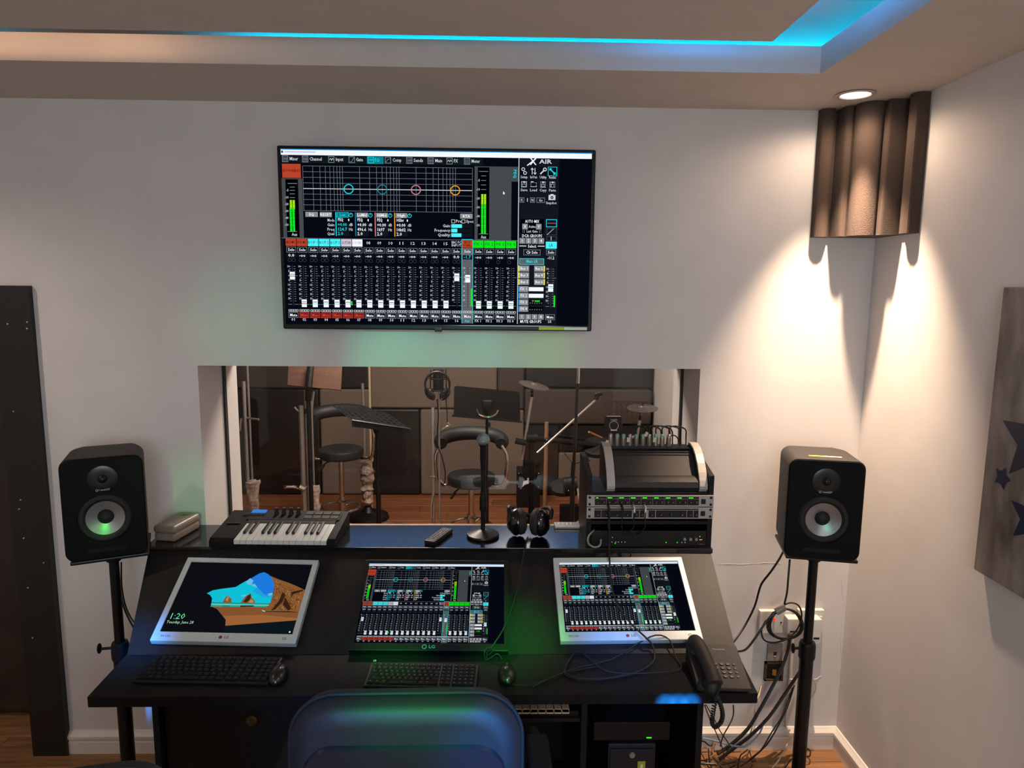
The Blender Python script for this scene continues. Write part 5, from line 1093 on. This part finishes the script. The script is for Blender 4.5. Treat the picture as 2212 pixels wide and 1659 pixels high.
# wooden desk at top left, seen from behind
p = at(668, 840, Y=4.15); w_s = thing('wooden_music_stand', 'reddish wooden music stand desk on a black pole at the window top', 'music stand', (p.x, 4.15, 0))
cs = [at(622, 833, Y=4.10), at(737, 844, Y=4.10), at(744, 700, Y=4.30), at(630, 690, Y=4.30)]
plate(w_s, [q-w_s.location for q in cs], m_copper, 'desk', .012)
vpole(w_s, 0, -.03, .05, p.z+.05, .013, m_metal); tripod(w_s, 0, -.03, r=.13)
M().tube([at(671, 790, Y=4.13)-w_s.location, at(667, 835, Y=4.07)-w_s.location, Vector((0, -.03, p.z-.06))], .02, 10, smooth=0).done('tilt_bracket', m_metal, w_s)
for px, py in ((640, 798), (690, 800)): M().box(at(px, py+10, Y=4.13)-w_s.location, (.10, .002, .003)).done('groove', mat('groove_light', '#b88050', .5, var=0, bump=0), w_s)
# perforated black stand, nearly flat
p = at(815, 935, Y=4.45); pst = thing('perforated_music_stand', 'black perforated music stand tipped nearly flat over the left stool', 'music stand', (p.x, 4.45, 0))
cs = [at(716, 875, Y=4.50), at(835, 891, Y=4.62), at(886, 927, Y=4.44), at(760, 908, Y=4.34)]
plate(pst, [q-pst.location for q in cs], mat('perforated_black', '#0a0807', .55, var=.1, bump=0, spec=.25), 'desk', .003, holes=(9, 6))
M().tube([q-pst.location for q in (cs[3], cs[2])], .007, 6, smooth=0).done('lip', m_metal, pst)
M().prism([q-pst.location for q in (cs[3], cs[2], cs[2]-Vector((0, 0, .03)), cs[3]-Vector((0, 0, .04)))], (0, .006, 0)).done('tray', m_metal, pst)
vpole(pst, 0, 0, .62, p.z+.02, .010, m_metal); vpole(pst, 0, 0, .05, .66, .016, m_metal, 'lower_pole'); tripod(pst, m=m_metal, r=.3)
M().tube([at(806, 915, Y=4.46)-pst.location, Vector((0, 0, p.z))], .02, 8, smooth=0).done('tilt_bracket', m_metal, pst)
# large black music stand
p = at(1052, 905, Y=4.32); bst = thing('black_music_stand', 'solid black music stand seen from behind above the middle stool', 'music stand', (p.x, 4.32, 0))
zt, zb = at(1052, 834, Y=4.40).z, at(1052, 905, Y=4.28).z
cs = [at(980, 896, Y=4.28), at(1124, 909, Y=4.30), at(1127, 839, Y=4.40), at(981, 833, Y=4.38)]
loc = bst.location
mm = M(); a, b_, c, d = [q-loc for q in cs]; e1 = (b_-a).normalized(); e2 = (d-a).normalized(); Wd = (b_-a).length; Hd = (d-a).length
pl2 = [a+e1*Wd*u_+e2*Hd*v for u_, v in ((0, 0), (1, 0), (1, .93), (.985, .98), (.95, 1), (.05, 1), (.015, .98), (0, .93))]; mm.prism(pl2, e1.cross(e2).normalized()*-.003)
mm.done('desk', mat('stand_black', '#0b0807', .7, var=.2, bump=.02, spec=.04), bst)
M().prism([q for q in (a-e1*.01, b_+e1*.01, b_+e1*.01-e2*.0+Vector((0, 0, -.012)), a-e1*.01+Vector((0, 0, -.012)))], (0, -.004, 0)).done('lip', m_metal, bst)
vpole(bst, 0, 0, .60, zb+.05, .009, m_metal); vpole(bst, 0, 0, .05, .66, .014, m_metal, 'lower_pole'); tripod(bst, r=.3)
M().tube([at(1030, 884, Y=4.31)-loc, at(1036, 896, Y=4.28)-loc, at(1055, 901, Y=4.27)-loc, at(1070, 896, Y=4.28)-loc, at(1075, 887, Y=4.31)-loc], .006, 8).done('tilt_handle', m_chrome, bst)
M().box(at(1053, 880, Y=4.33)-loc, (.06, .02, .09), bev=.01).done('tilt_bracket', m_metal, bst)
M().box(at(1056, 917, Y=4.31)-loc, (.02, .02, .03), bev=.005).done('lock_knob', m_black, bst)
# straight black mic stand on the right
p = at(1240, 1000, Y=4.3); q = at(1250, 800, Y=4.3); bs = thing('tall_microphone_stand', 'tall straight black microphone stand with silver top in front of the drums', 'microphone stand', (at(1236, 1060, Y=4.3).x, 4.3, 0))
l_ = bs.location
M().tube([at(1237, 1060, Y=4.3)-l_, at(1248, 826, Y=4.3)-l_], .010, 12, smooth=0).done('upper_pole', m_metal, bs)
M().tube([at(1248, 828, Y=4.3)-l_, at(1250, 770, Y=4.3)-l_], .011, 12, smooth=0).done('silver_tip', m_chrome, bs)
M().tube([at(1237, 1030, Y=4.3)-l_, at(1239, 1000, Y=4.3)-l_], .014, 12, smooth=0).done('clutch', m_black, bs)
M().cyl(at(1237, 1060, Y=4.3)-l_, (0, 0, .10), .016, n=14).done('lower_pole', m_metal, bs); tripod(bs, r=.32)
# leaning silver boom
bp = thing('boom_microphone_stand', 'silver boom arm slanting up to a clip on a wooden pole', 'microphone stand', (at(1176, 1100, Y=4.9).x, 4.9, 0)); l_ = bp.location
M().tube([at(1160, 978, Y=4.8)-l_, at(1289, 862, Y=4.95)-l_], .008, 10, smooth=0).done('boom_arm', m_silver, bp)
M().tube([at(1287, 864, Y=4.95)-l_, at(1292, 852, Y=4.95)-l_], .016, 10, smooth=0).tube([at(1284, 853, Y=4.95)-l_, at(1300, 849, Y=4.95)-l_], .018, 10, smooth=0).done('clip', m_black, bp)
M().tube([Vector((0, 0, .1)), at(1181, 912, Y=4.9)-l_], .014, 12, smooth=0).done('pole', mat('pole_tan', '#8f6f52', .4, metal=.3, var=.1, bump=0), bp); tripod(bp, r=.28)
M().sph(at(1182, 952, Y=4.88)-l_, .022, n=12).done('clamp', m_metal, bp)
# electronic drum kit
dk = thing('electronic_drum_kit', 'electronic drum kit with black rack and two grey cymbals', 'drum kit', (.8, 5.3, 0)); l_ = dk.location
def tb(nm, m, r, pts, sm=2): return M().tube([at(a, b_, Y=c)-l_ for a, b_, c in pts], r, 12, smooth=sm if len(pts) > 2 else 0).done(nm, m, dk)
tb('rack_post', m_metal, .024, [(1148, 940, 5.1), (1149, 1040, 5.1), (1147, 1125, 5.1)]); 
M().cyl(at(1147, 1120, Y=5.1)-l_, Vector((at(1147, 1120, Y=5.1).x-l_.x, -.2, .0)), .03, n=14).done('rack_foot', m_metal, dk)
tb('rack_bar', m_metal, .024, [(1150, 945, 5.1), (1230, 955, 5.25), (1320, 968, 5.4)]); tb('rack_bar', m_metal, .020, [(1185, 938, 5.3), (1240, 946, 5.5), (1300, 955, 5.7)])
tb('rack_clamp', m_black, .035, [(1138, 945, 5.08), (1160, 946, 5.08)]); tb('rack_clamp', m_black, .022, [(1113, 952, 5.05), (1136, 957, 5.05)])
tb('cymbal_arm', m_silver, .011, [(1149, 857, 5.1), (1128, 992, 5.1)]); tb('cymbal_arm', m_metal, .009, [(1150, 835, 5.1), (1149, 858, 5.1)]); tb('wing_nut', m_black, .022, [(1146, 851, 5.1), (1152, 851, 5.1)])
tb('cymbal_arm', m_silver, .012, [(1382, 908, 5.3), (1376, 945, 5.3)]); tb('cymbal_arm', m_metal, .009, [(1386, 880, 5.3), (1382, 912, 5.3), (1383, 960, 5.3)]); tb('cymbal_arm', m_silver, .012, [(1365, 945, 5.3), (1378, 941, 5.3)])
cym = mat('cymbal_rubber', '#6a625b', .35, metal=.5, var=.1, bump=.02)
for (px, py, Y, R_, ry) in ((1154, 831, 5.1, .112, .22), (1388, 880, 5.3, .118, -.02)):
    M().lathe([(0, .018), (.022, .016), (.03, .006), (R_, -.004), (R_, -.008), (.03, .0), (0, .004)], 40).done('cymbal', cym, dk, loc=at(px, py, Y=Y)-l_, rot=(.10, ry, 0))
    M().cyl((0, 0, 0), (0, 0, .035), .007, n=10).done('cymbal_nut', m_black, dk, loc=at(px, py, Y=Y)-l_)
mo = at(1326, 917, Y=5.0); 
mb = M().prism([(-.056, 0, .058), (.056, 0, .058), (.066, 0, .0), (.052, 0, -.055), (-.052, 0, -.055), (-.066, 0, .0)], (0, .05, 0), bev=.006).done('drum_module', m_black, dk, loc=mo-l_, rot=(-.25, 0, 0))
M().torus((0, -.002, -.008), .032, .0018, (0, 1, 0), 28, 5).done('dial_ring', m_grey_t, mb); M().b2(-.05, .05, -.003, .02, .056, .062, bev=.002).done('top_trim', m_silvp, mb)
text_part('ALESIS', .015, m_grey_t, mb, (0, -.001, .033), width=.05); M().b2(-.022, .022, -.0015, 0, -.046, -.036).done('button_row', m_silvp, mb)
for k in range(5): M().b2(-.03+k*.013, -.024+k*.013, -.0015, 0, .012, .014).done('label_line', m_grey_t, mb)
for px, py, R_, Y in ((1292, 965, .13, 5.35), (1215, 1052, .09, 4.95)):
    M().lathe([(0, .02), (R_*.9, .02), (R_, .012), (R_, -.02), (R_*.8, -.03), (0, -.03)], 36).done('drum_pad_head', m_rubber, dk, loc=at(px, py, Y=Y)-l_, rot=(.35, -.1, 0))
tag(M().tube([at(1272, 933, Y=5.2), at(1300, 946, Y=5.3)], .008, 8, smooth=0).done('drum_stick', mat('stick_wood', '#b0744a', .5, var=.1, bump=0)), 'orange wooden drumstick lying across the drum rack', 'drumstick')
# kick tower with base in front of the rack
kt = thing('kick_drum_tower', 'black kick drum pad tower left of the equipment rack', 'drum pad', (at(1234, 1075, Y=4.6).x, 4.6, 0)); l_ = kt.location
M().tube([at(1218, 1052, Y=4.6)-l_, at(1246, 1050, Y=4.6)-l_], .065, 24, smooth=0).done('kick_pad', m_black, kt)
M().box((0, .02, .22), (.15, .05, .44), bev=.01).done('tower', m_black, kt)
for px, py in ((1228, 1060), (1238, 1067), (1247, 1070)): M().sph(at(px, py, Y=4.53)-l_, .005, n=8).done('bolt', m_chrome, kt)
tag(M().tube([at(1248, 1055, Y=4.35), at(1252, 1090, Y=4.3), at(1256, 1120, Y=4.2), at(1244, 1130, Y=4.1)], .006, 6).done('microphone_cable', MATS['cable_pale']), 'pale cable hanging down beside the kick drum tower', 'cable')
# small black box with white arrow mark
ab = at(1142, 1037, Y=5.9); bx = thing('guitar_amplifier', 'small black box with a white arrow mark near the floor', 'box', (ab.x, 5.9, 0))
M().b2(-.10, .10, 0, .20, .0, at(1142, 1019, Y=5.9).z, bev=.006).done('cabinet', m_black, bx)
zz = ab.z
M().poly([(-.055, -.002, zz-.06), (-.045, -.002, zz-.01), (-.01, -.002, zz-.0), (-.012, -.002, zz+.018), (.05, -.002, zz+.035), (.045, -.002, zz-.02), (.025, -.002, zz-.01), (.005, -.002, zz-.03), (-.03, -.002, zz-.04)]).done('arrow_mark', m_white_t, bx)
for sx in (-1, 1):
    for sz_ in (-.06, .06): M().sph((sx*.085, -.002, zz+sz_), .007, n=8).done('corner_stud', m_chrome, bx)
cable('floor_cable', 'black cable lying along the window sill behind the remote', [at(830, 1133, Y=3.3), at(860, 1130, Y=3.3), at(885, 1134, Y=3.28), at(940, 1134, Y=3.28), at(970, 1136, Y=3.25)], .004, m_rubber)
p = at(854, 1131, Y=3.02); tag(M().torus((p.x, 3.02, WZ0+.016), .05, .006, n=30, k=8, sy=.5).done('cable_ring', mat('ring_tan', '#a8683c', .5, var=.1, bump=0)), 'tan oval cable ring lying on the window sill left of the remote', 'cable')
cable('drum_cable', 'thin black cable sagging between the drum rack and the tall stand', [at(1217, 975, Y=4.9), at(1228, 990, Y=4.7), at(1240, 1000, Y=4.4), at(1262, 997, Y=4.3), at(1275, 995, Y=4.3)], .004, m_rubber)
# ------------------------------------------------------------------ sockets, adaptors and cables in the right corner
def wallbox(name, label, cat, px0, py0, px1, py1, dep, m, parts=(), Y=YB, bev=.004):
    a = at(px0, py1, Y=Y-dep); b_ = at(px1, py0, Y=Y-dep); t = thing(name, label, cat, ((a.x+b_.x)/2, Y, (a.z+b_.z)/2)); W = b_.x-a.x; H = b_.z-a.z
    M().b2(-W/2, W/2, -dep, 0, -H/2, H/2, bev=bev).done('casing', m, t)
    return t, W, H
t, W, H = wallbox('wall_socket', 'white double wall socket on the left of the corner', 'socket', 1639, 1320, 1712, 1369, .022, m_wplast)
for sx in (-1, 1): 
    for dx in (-.011, .011): M().b2(-.003, .003, -.0232, -.022, -.003, .003).done('socket_hole', m_rubber, t, loc=(sx*W*.25+dx, 0, .0))
M().b2(-.004, .004, -.026, -.022, -.006, .008).done('neon_switch', mat('neon_red', '#d84020', .4, var=0, bump=0, emit='#ff4010', estr=.6), t, loc=(-W*.06, 0, .012))
t, W, H = wallbox('wall_socket', 'white wall socket partly behind the right speaker stand', 'socket', 1722, 1318, 1782, 1366, .022, m_wplast)
M().b2(-.005, .005, -.028, -.022, -.008, .010).done('switch', m_wplast, t, loc=(W*.35, 0, .012))
def plug(label, px0, py0, px1, py1, dep): 
    t, W, H = wallbox('plug_adaptor', label, 'adaptor', px0, py0, px1, py1, dep, m_wplast, Y=YB-.02, bev=.006)
    M().b2(-W*.3, W*.3, -dep-.001, -dep, -H*.3, -H*.22).done('port', m_rubber, t); return t
plug('white plug adaptor between the two wall sockets', 1700, 1337, 1730, 1373, .045); plug('white plug adaptor to the right of the speaker stand pole', 1752, 1338, 1777, 1392, .045)
t, W, H = wallbox('data_socket', 'grey data socket module above the open wall box', 'socket', 1657, 1392, 1692, 1428, .012, mat('module_grey', '#8f857c', .5, var=.1, bump=.05), bev=.002)
M().b2(-.006, .006, -.0135, -.012, -.012, .004).done('jack_opening', m_rubber, t); M().b2(-.004, .004, -.015, -.012, -.016, -.012).done('jack_clip', m_white_t, t)
a = at(1650, 1470, Y=YB-.008); b_ = at(1693, 1430, Y=YB-.008); t = thing('wall_box', 'open dark wall box with exposed wiring below the data socket', 'wall box', ((a.x+b_.x)/2, YB, (a.z+b_.z)/2)); W = b_.x-a.x; H = b_.z-a.z
brm = mat('rust_metal', '#4a3220', .7, var=.4, scale=60, bump=.2)
b = M(); b.b2(-W/2, W/2, -.012, 0, H/2-.006, H/2); b.b2(-W/2, W/2, -.012, 0, -H/2, -H/2+.006); b.b2(-W/2, -W/2+.008, -.012, 0, -H/2, H/2); b.b2(W/2-.008, W/2, -.012, 0, -H/2, H/2); b.done('rim', brm, t)
M().b2(-W/2+.006, W/2-.006, -.003, 0, -H/2+.006, H/2-.006).done('cavity', m_rubber, t); M().b2(-.006, .010, -.010, -.003, -H*.22, H*.1).done('terminal', mat('brass_terminal', '#b08848', .4, metal=.7, var=0, bump=0), t)
a = at(1694, 1640, Y=YB-.012); b_ = at(1710, 1372, Y=YB-.012)
tag(M().b2(a.x, b_.x, YB-.012, YB, .097, b_.z, bev=.002).done('cable_trunking', m_trim), 'white plastic cable trunking strip running down to the skirting', 'trunking')
m_cord = mat('power_cord_black', '#151211', .45, var=0, bump=0)
cable('power_cable', 'black cord from the right speaker curving left to the desk', [at(1697, 1180, Y=2.40), at(1685, 1205, Y=2.46), at(1665, 1235, Y=2.52), at(1647, 1258, Y=2.54), at(1640, 1275, Y=2.54), at(1630, 1310, Y=2.54), at(1610, 1350, Y=2.52), at(1590, 1380, Y=2.48), at(1575, 1400, Y=2.42)], .0042, m_cord)
cable('power_cable', 'black cord dropping from the right speaker to the cable coil', [at(1706, 1210, Y=2.42), at(1703, 1245, Y=2.50), at(1700, 1280, Y=2.56), at(1694, 1306, Y=2.59)], .0040, m_cord)
coil = []
cx_, cy_ = 1697, 1350
random.seed(2)
for i in range(66):
    a = i/66*2*PI*5.2+2.2; rx = 36+3.5*math.sin(i*.37); ry = 33+3*math.sin(i*.51+1); coil.append(at(cx_+rx*math.cos(a)+2*math.sin(i*.2), cy_-ry*math.sin(a)*.98, Y=2.585+.012*math.sin(i*.45)))
tag(M().tube(coil, .0036, 6, smooth=2).done('coiled_power_cable', m_cord), 'black power cord wound in a coil in front of the wall sockets', 'cord')
cable('power_cable', 'black cord loop hanging lower left from the coil', [at(1655, 1340, Y=2.58), at(1645, 1360, Y=2.575), at(1650, 1382, Y=2.575), at(1672, 1388, Y=2.575), at(1700, 1380, Y=2.57), at(1722, 1360, Y=2.57), at(1732, 1330, Y=2.57), at(1725, 1308, Y=2.57), at(1708, 1302, Y=2.58), at(1694, 1307, Y=2.58)], .0034, m_cord)
cable('power_cable', 'black cord running from the coil down left behind the telephone', [at(1672, 1322, Y=2.59), at(1650, 1350, Y=2.57), at(1630, 1380, Y=2.54), at(1612, 1402, Y=2.50), at(1596, 1407, Y=2.46), at(1575, 1405, Y=2.42)], .0042, m_cord)
tag(M().tube([at(1676, 1322, Y=2.568), at(1696, 1311, Y=2.568)], .014, 12, smooth=0).done('tape_wrap', mat('clear_tape', '#8f8478', .25, var=.2, bump=.2)), 'piece of clear tape binding the coiled cord', 'tape')
# long cords to the floor
def cord(label, pts, r, m=None, name='floor_cable'): cable(name, label, [at(a, b_, Y=c) for a, b_, c in pts], r, m or m_cord)
cord('thick black cord falling from the coil to the floor heap', [(1706, 1370, 2.62), (1703, 1400, 2.63), (1690, 1440, 2.62), (1665, 1490, 2.60), (1640, 1535, 2.57), (1615, 1575, 2.52), (1580, 1608, 2.45), (1550, 1628, 2.42)], .0068)
cord('thick black cord leaving the stand pole for the floor heap', [(1740, 1430, 2.62), (1725, 1455, 2.62), (1695, 1500, 2.60), (1660, 1550, 2.57), (1620, 1590, 2.52), (1580, 1620, 2.46), (1555, 1640, 2.42)], .0066)
cord('thin black cord behind the thick cords', [(1716, 1480, 2.67), (1700, 1530, 2.65), (1680, 1570, 2.62), (1655, 1610, 2.55), (1620, 1640, 2.48)], .0030)
cord('thin dark cord beside the white trunking', [(1712, 1485, 2.67), (1690, 1545, 2.64), (1668, 1580, 2.60), (1640, 1625, 2.52), (1600, 1655, 2.45)], .0026)
m_wc = mat('cord_white', '#c9b8a4', .5, var=.05, bump=0); m_bc = mat('cord_blue_grey', '#7f93a8', .4, var=0, bump=0)
cord('white twisted cord on the floor below the stand pole', [(1722, 1580, 2.66), (1705, 1598, 2.62), (1695, 1620, 2.56), (1680, 1645, 2.50), (1668, 1659, 2.47)], .0030, m_wc)
cord('white cord bowing out right of the stand pole', [(1755, 1465, 2.68), (1762, 1480, 2.67), (1760, 1495, 2.67), (1750, 1512, 2.67)], .0025, m_wc)
cord('white cord from the wall box down to the desk edge', [(1645, 1480, 2.69), (1640, 1500, 2.67), (1632, 1520, 2.62), (1628, 1560, 2.58), (1612, 1610, 2.52)], .0028, m_wc)
cord('pale cord peeking from behind the trunking', [(1720, 1470, 2.69), (1712, 1490, 2.69), (1698, 1507, 2.68), (1688, 1512, 2.67)], .0026, m_wc)
cord('blue grey cord sweeping across the cable heap', [(1516, 1594, 2.35), (1545, 1600, 2.38), (1580, 1610, 2.42), (1610, 1612, 2.46), (1635, 1592, 2.52), (1645, 1575, 2.56), (1650, 1556, 2.58)], .0038, m_bc)
cord('thin cord dropping straight from under the desktop', [(1584, 1523, 2.05), (1584, 1545, 2.1), (1576, 1565, 2.2), (1562, 1590, 2.3), (1556, 1612, 2.36)], .0022)
cord('thin cord slanting from the desk corner to the heap', [(1525, 1523, 2.05), (1540, 1548, 2.15), (1556, 1580, 2.25), (1570, 1600, 2.35), (1585, 1625, 2.42)], .0020)
cord('thin reddish cord beside the desk side panel', [(1522, 1523, 2.05), (1532, 1550, 2.15), (1548, 1585, 2.25), (1560, 1615, 2.35), (1565, 1640, 2.40)], .0020, mat('cord_red', '#5a2a20', .5, var=0, bump=0))
cord('small black cord loop on the floor right of the pole', [(1742, 1616, 2.64), (1750, 1622, 2.62), (1748, 1634, 2.59), (1730, 1632, 2.59), (1710, 1640, 2.56), (1696, 1658, 2.50)], .0030)
random.seed(21)
cols = [m_cord, m_cord, m_wc, MATS['cord_red'], m_cord, mat('cord_orange', '#a85a28', .5, var=0, bump=0)]
hb2 = M(); hb3 = M()
for i in range(46):
    x, y = random.uniform(.70, .98), random.uniform(2.30, 2.64); a = random.uniform(0, 2*PI); P = []
    for k in range(6):
        P.append(Vector((x, y, .006+abs(random.gauss(0, .02)))));  a += random.uniform(-.9, .9); x += .045*math.cos(a); y += .045*math.sin(a); x = min(1.05, max(.65, x)); y = min(2.67, max(2.2, y))
    (hb2 if i % 3 else hb3).tube(P, random.choice([.002, .0028, .004]), 5, smooth=3)
tag(hb2.done('cable_heap', m_cord), 'tangled heap of dark cables on the floor beside the desk', 'cables', kind='stuff')
tag(hb3.done('pale_cable_heap', mat('cord_tan', '#9a7048', .5, var=.1, bump=0)), 'pale tan wires tangled through the dark floor cable heap', 'cables', kind='stuff')
bg = thing('orange_bag', 'crumpled orange plastic bag against the desk side panel', 'bag', (.685, 2.33, 0))
m = M(); m.sph((0, 0, .10), .10, (.45, .8, 1.15), n=20)
for v in m.b.verts: v.co += v.co.normalized()*random.uniform(-.012, .012)
m.done('bag_body', mat('bag_orange', '#a84a1c', .35, var=.3, scale=25, bump=.4), bg)
p = at(1300, 1640, Y=1.9)
for px, py, m_ in ((515, 1655, m_blue_led), (568, 1653, m_red_led), (594, 1655, m_red_led)): pass
pw = thing('power_strip', 'power strip with tiny blue and red lights under the desk', 'power strip', (-.70, 2.02, .098)); p0 = at(540, 1655, Y=2.0)
M().b2(-.16, .16, 0, .06, 0, p0.z-.098+.03, bev=.004).done('case', m_black, pw)
for px, m_ in ((515, m_blue_led), (568, m_red_led), (594, m_red_led)):
    q = at(px, 1655, Y=2.018); M().sph(q-pw.location, .0035, (1, .4, 1), n=8).done('light', m_, pw)
